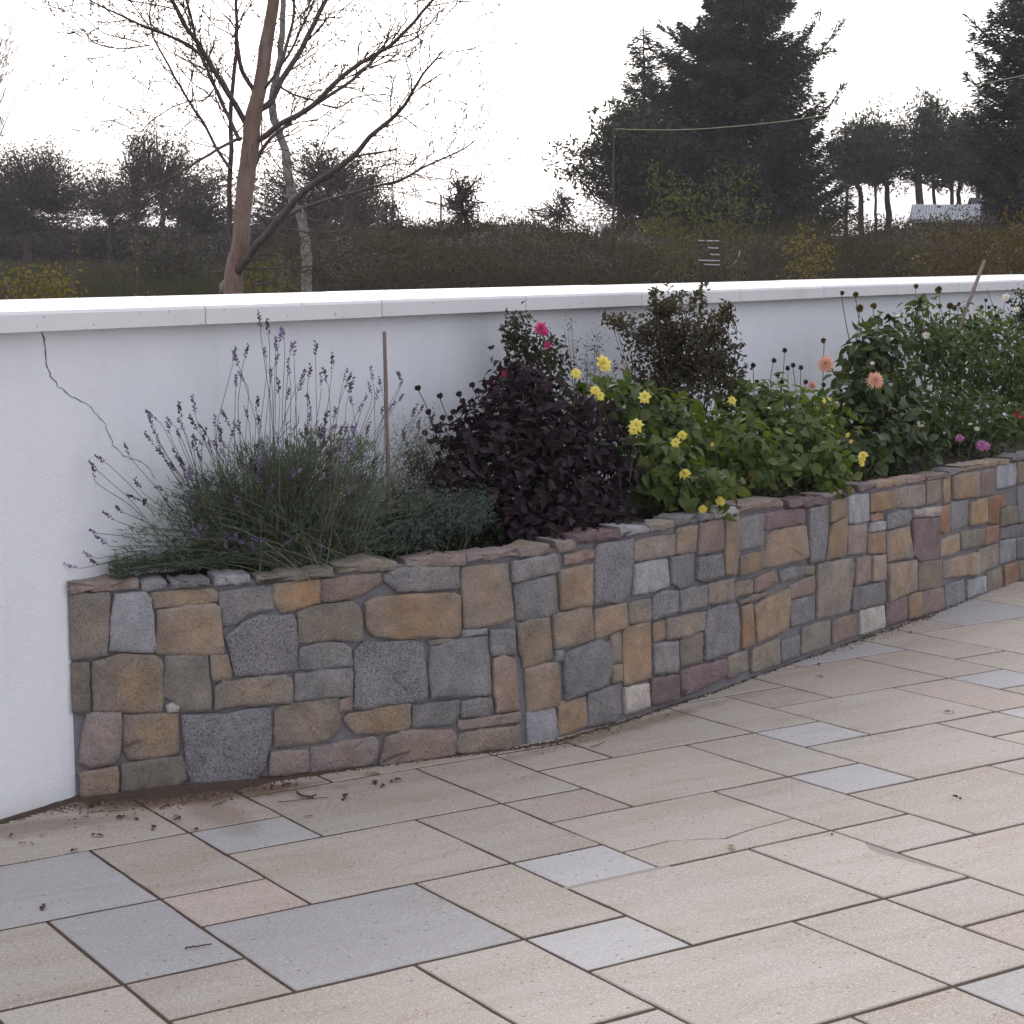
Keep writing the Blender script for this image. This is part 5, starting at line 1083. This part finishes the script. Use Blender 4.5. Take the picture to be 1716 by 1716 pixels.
sapling('upright sapling with golden leaves in front of the huge spruce',27,[[(1230,440),(1222,360),(1222,286)],[(1235,440),(1245,350),(1256,285)],[(1225,440),(1205,350),(1197,302)],[(1240,440),(1262,380),(1274,345)],[(1228,440),(1230,380),(1236,330)]],620,YG,.055,.032,sp=.075)
sapling('yellow-leaved young tree just above the coping right of the metal gate',24,[[(1350,480),(1352,430),(1355,378)],[(1355,480),(1380,440),(1385,415)],[(1350,480),(1325,440),(1320,410)],[(1352,480),(1340,450),(1345,400)],[(1356,480),(1370,460),(1375,430)]],520,YO,.05,.032,sp=.085)
sapling('low yellowing bush behind the coping at the left edge',13,[[(20,520),(15,480),(5,465)],[(40,520),(60,480),(70,460)],[(60,520),(85,480),(95,470)],[(30,520),(35,490),(45,470)],[(80,520),(100,495),(110,490)]],520,YO,.035,.022,'autumn_bush',.06,2.5)
sapling('thin shoots with yellow leaves above the coping at the left',15,[[(115,520),(118,470),(135,420),(128,395)],[(118,520),(125,480),(122,455)],[(230,510),(228,470),(238,400)]],60,YO,.035,.02,'young_shoots',.04,1.5)
sapling('orange bracken clump at the right end behind the coping',22,[[(1600,470),(1590,430),(1575,400)],[(1620,470),(1625,430),(1640,400)],[(1570,470),(1550,450),(1540,435)],[(1650,470),(1665,430),(1675,405)],[(1600,470),(1605,440),(1610,420)],[(1640,470),(1650,450),(1655,440)]],1100,ORA,.07,.03,'bracken',.16,3)
sapling('red-orange bracken at the far right edge above the coping',20,[[(1700,470),(1700,430),(1698,370)],[(1712,470),(1718,440),(1722,410)],[(1690,470),(1688,450),(1690,430)],[(1730,470),(1735,430),(1730,400)]],800,ORA,.06,.028,'bracken',.12,3)
sapling('dark leafy bush at the foot of the bare tree',16,[[(440,500),(445,470),(455,440)],[(430,500),(425,470),(420,440)],[(460,500),(475,480),(485,460)],[(450,500),(450,485),(470,490)]],420,YG,.04,.024,'leafy_bush',.09,3)
sapling('rounded bush in the field left of the bare tree',60,[[(290,470),(285,440),(280,420)],[(310,470),(320,440),(330,410)],[(250,470),(240,440),(235,425)],[(340,470),(350,440),(355,430)],[(270,470),(262,440),(255,410)]],1500,OLV,.18,.09,'field_bush',.42,6)
# --- buildings
def gable(label,px0,px1,ye,yr,Y,depth,wallm,roofm,skew=0.,name='house',ribs=0,extra=0.):
    a=at(px0,ye,Y); c=at(px1,ye,Y); zr=at(px0,yr,Y)[2]; ze=a[2]; zg=float(tz(a[0],Y))-.2; b=np.array([(a[0]+c[0])/2,Y,zg]); T=thing(name,label,'building',tuple(b)); x0,x1=a[0],c[0]; d=depth
    mb=MB(); V=np.array([[x0,Y,zg],[x1,Y,zg],[x1,Y,ze],[x0,Y,ze],[x0+skew,Y+d,zg],[x1+skew,Y+d,zg],[x1+skew,Y+d,ze],[x0+skew,Y+d,ze],[x0+skew/2,Y+d/2,zr-.03],[x1+skew/2,Y+d/2,zr-.03]])-b
    mb.add(V,[[0,1,2,3],[5,4,7,6]]); mb.add(V[[0,3,8,7,4]],[[0,1,2,3,4]]); mb.add(V[[1,5,6,9,2]],[[0,1,2,3,4]]); obj('wall',mb.mesh('wall',[wallm]),T)
    for s in (0,1):
        mb=MB(); y0=Y-.25 if s==0 else Y+d+.25; ym=Y+d/2; k0=-.25/d*skew*0; sx0=0 if s==0 else skew; sx1=skew/2; th=.07
        dz=(zr-ze)*.25/(d/2); q=np.array([[x0-.15+sx0,y0,ze-dz],[x1+.15+sx0,y0,ze-dz],[x1+.15+sx1,ym,zr],[x0-.15+sx1,ym,zr]]); mb.add(np.vstack([q-b,q-b-[0,0,th]]),[[0,1,2,3],[4,7,6,5],[0,4,5,1],[1,5,6,2],[2,6,7,3],[3,7,4,0]])
        rf=obj('roof',mb.mesh('roof',[roofm]),T)
        if s==0 and ribs:
            mb=MB()
            for u in np.linspace(0,1,ribs): 
                p0=q[0]+(q[1]-q[0])*u-b; p1=q[3]+(q[2]-q[3])*u-b; mb.tube(np.array([p0+[0,0,.015],p1+[0,0,.015]]),.025,4)
            obj('roof_ribs',mb.mesh('roof_ribs',[roofm]),rf)
    return T
TIN=simple('weathered_tin',(.24,.27,.31),(.18,.20,.24),2.5,.5); WHW=simple('white_building_wall',(.62,.62,.62),(.55,.55,.56),3); SLT=simple('dark_slate',(.035,.035,.042),(.05,.05,.06),3); GWL=simple('grey_render',(.20,.19,.19),(.25,.24,.23),3)
gable('grey corrugated metal roof of a low shed behind the hedge at the right',1528,1630,366,341,70,3.2,GWL,TIN,1.0,'metal_roofed_shed',26)
gable('dark-roofed outbuilding beside the metal-roofed shed',1640,1715,368,328,74,4.5,GWL,SLT,.6,'dark_roofed_shed')
gable('small distant white house half hidden below the wind-bent pine',1008,1040,386,374,90,2.0,WHW,simple('grey_roof_tile',(.32,.32,.35),(.26,.26,.29),4),.3,'white_house')
gable('long low white shed in the distance at the left',58,186,418,407,98,2.0,WHW,simple('bright_roof_sheet',(.82,.83,.85),(.75,.76,.79),3,.4),0,'white_shed')
# windows for the small house
# --- field gate of pale bars
GY=38.; GM=simple('galvanised_bar',(.55,.56,.58),(.42,.43,.45),10,.4)
gb_=at(1188,445,GY); T=thing('field_gate','small pale metal gate with horizontal bars standing in the scrub','gate',tuple(gb_))
for x0,x1,y in ((1170,1205,403),(1186,1204,415),(1190,1206,426),(1171,1206,436),(1180,1206,443)):
    mb=MB(); mb.tube(np.array([at(x0,y,GY),at((x0+x1)/2,y+.6,GY),at(x1,y+.8,GY)]),.013,6); obj('bar',mb.mesh('bar',[GM],origin=gb_),T)
mb=MB(); mb.tube(np.array([at(1208,398,GY),at(1208,470,GY)]),.018,6); obj('post',mb.mesh('post',[TRD],origin=gb_),T)
mb=MB(); mb.tube(np.array([at(1169,396,GY),at(1169,470,GY)]),.018,6); obj('post',mb.mesh('post',[TRD],origin=gb_),T)
mb=MB(); mb.tube(smooth_path(np.array([at(x,y,GY) for x,y in((1225,447),(1232,440),(1238,430),(1240,420))]),2),.010,5); obj('chain',mb.mesh('chain',[GM],origin=gb_),T)
# --- clothes line with pole, thin fence post
LY=46.; pb_=at(1029,400,LY); pb_[2]=float(tz(pb_[0],LY)); T=thing('line_pole','thin dark pole holding the left end of the clothes line','pole',tuple(pb_)); mb=MB(); mb.tube(np.array([pb_,at(1028,204,LY)]),[.035,.028],8); obj('pole',mb.mesh('pole',[TRD],origin=pb_),T)
mb=MB(); mb.tube(np.array([at(1022,212,LY),at(1040,211,LY)]),.02,6); obj('cross_arm',mb.mesh('cross_arm',[TRD],origin=pb_),T)
lp=[(1030,216),(1100,218),(1160,217),(1230,212),(1300,205),(1330,201),(1430,186),(1530,166),(1640,142),(1716,126),(1800,108)]; q=limb_pts(lp,LY); pth=smooth_path(q,2); mb=MB(); mb.tube(pth,.009,6); o=obj('clothes_line',mb.mesh('clothes_line',[simple('pale_rope',(.50,.42,.26),(.42,.36,.24),60)],origin=pth[0]),None,pth[0]); o['label']='sagging pale rope line crossing in front of the huge spruce'; o['category']='rope'
q=np.array([at(738,420,45),at(739,326,45)]); q[0][2]=float(tz(q[0][0],45)); mb=MB(); mb.tube(q,[.03,.022],6); o=obj('fence_post',mb.mesh('fence_post',[TRD],origin=q[0]),None,q[0]); o['label']='thin lone post on the skyline left of the leafy sapling'; o['category']='post'

# ------------------------------------------------------------------ thin volume added to imitate veiling lens glare as haze
mb=MB(); mb.box((-700,-40,-2.4),(700,1500,14.5)); hz=mb.mesh('glare_haze',None); hm=bpy.data.materials.new('glare_haze'); hm.use_nodes=True; hn=hm.node_tree; hn.nodes.clear()
ho=hn.nodes.new('ShaderNodeOutputMaterial'); hv=hn.nodes.new('ShaderNodeVolumePrincipled'); hv.inputs['Color'].default_value=(.95,.93,1,1); hv.inputs['Density'].default_value=.0005; hv.inputs['Anisotropy'].default_value=.35; hn.links.new(hv.outputs[0],ho.inputs['Volume']); hz.materials.append(hm)
obj('glare_haze',hz,kind='stuff')

print('script time',round(time.time()-T0,1))
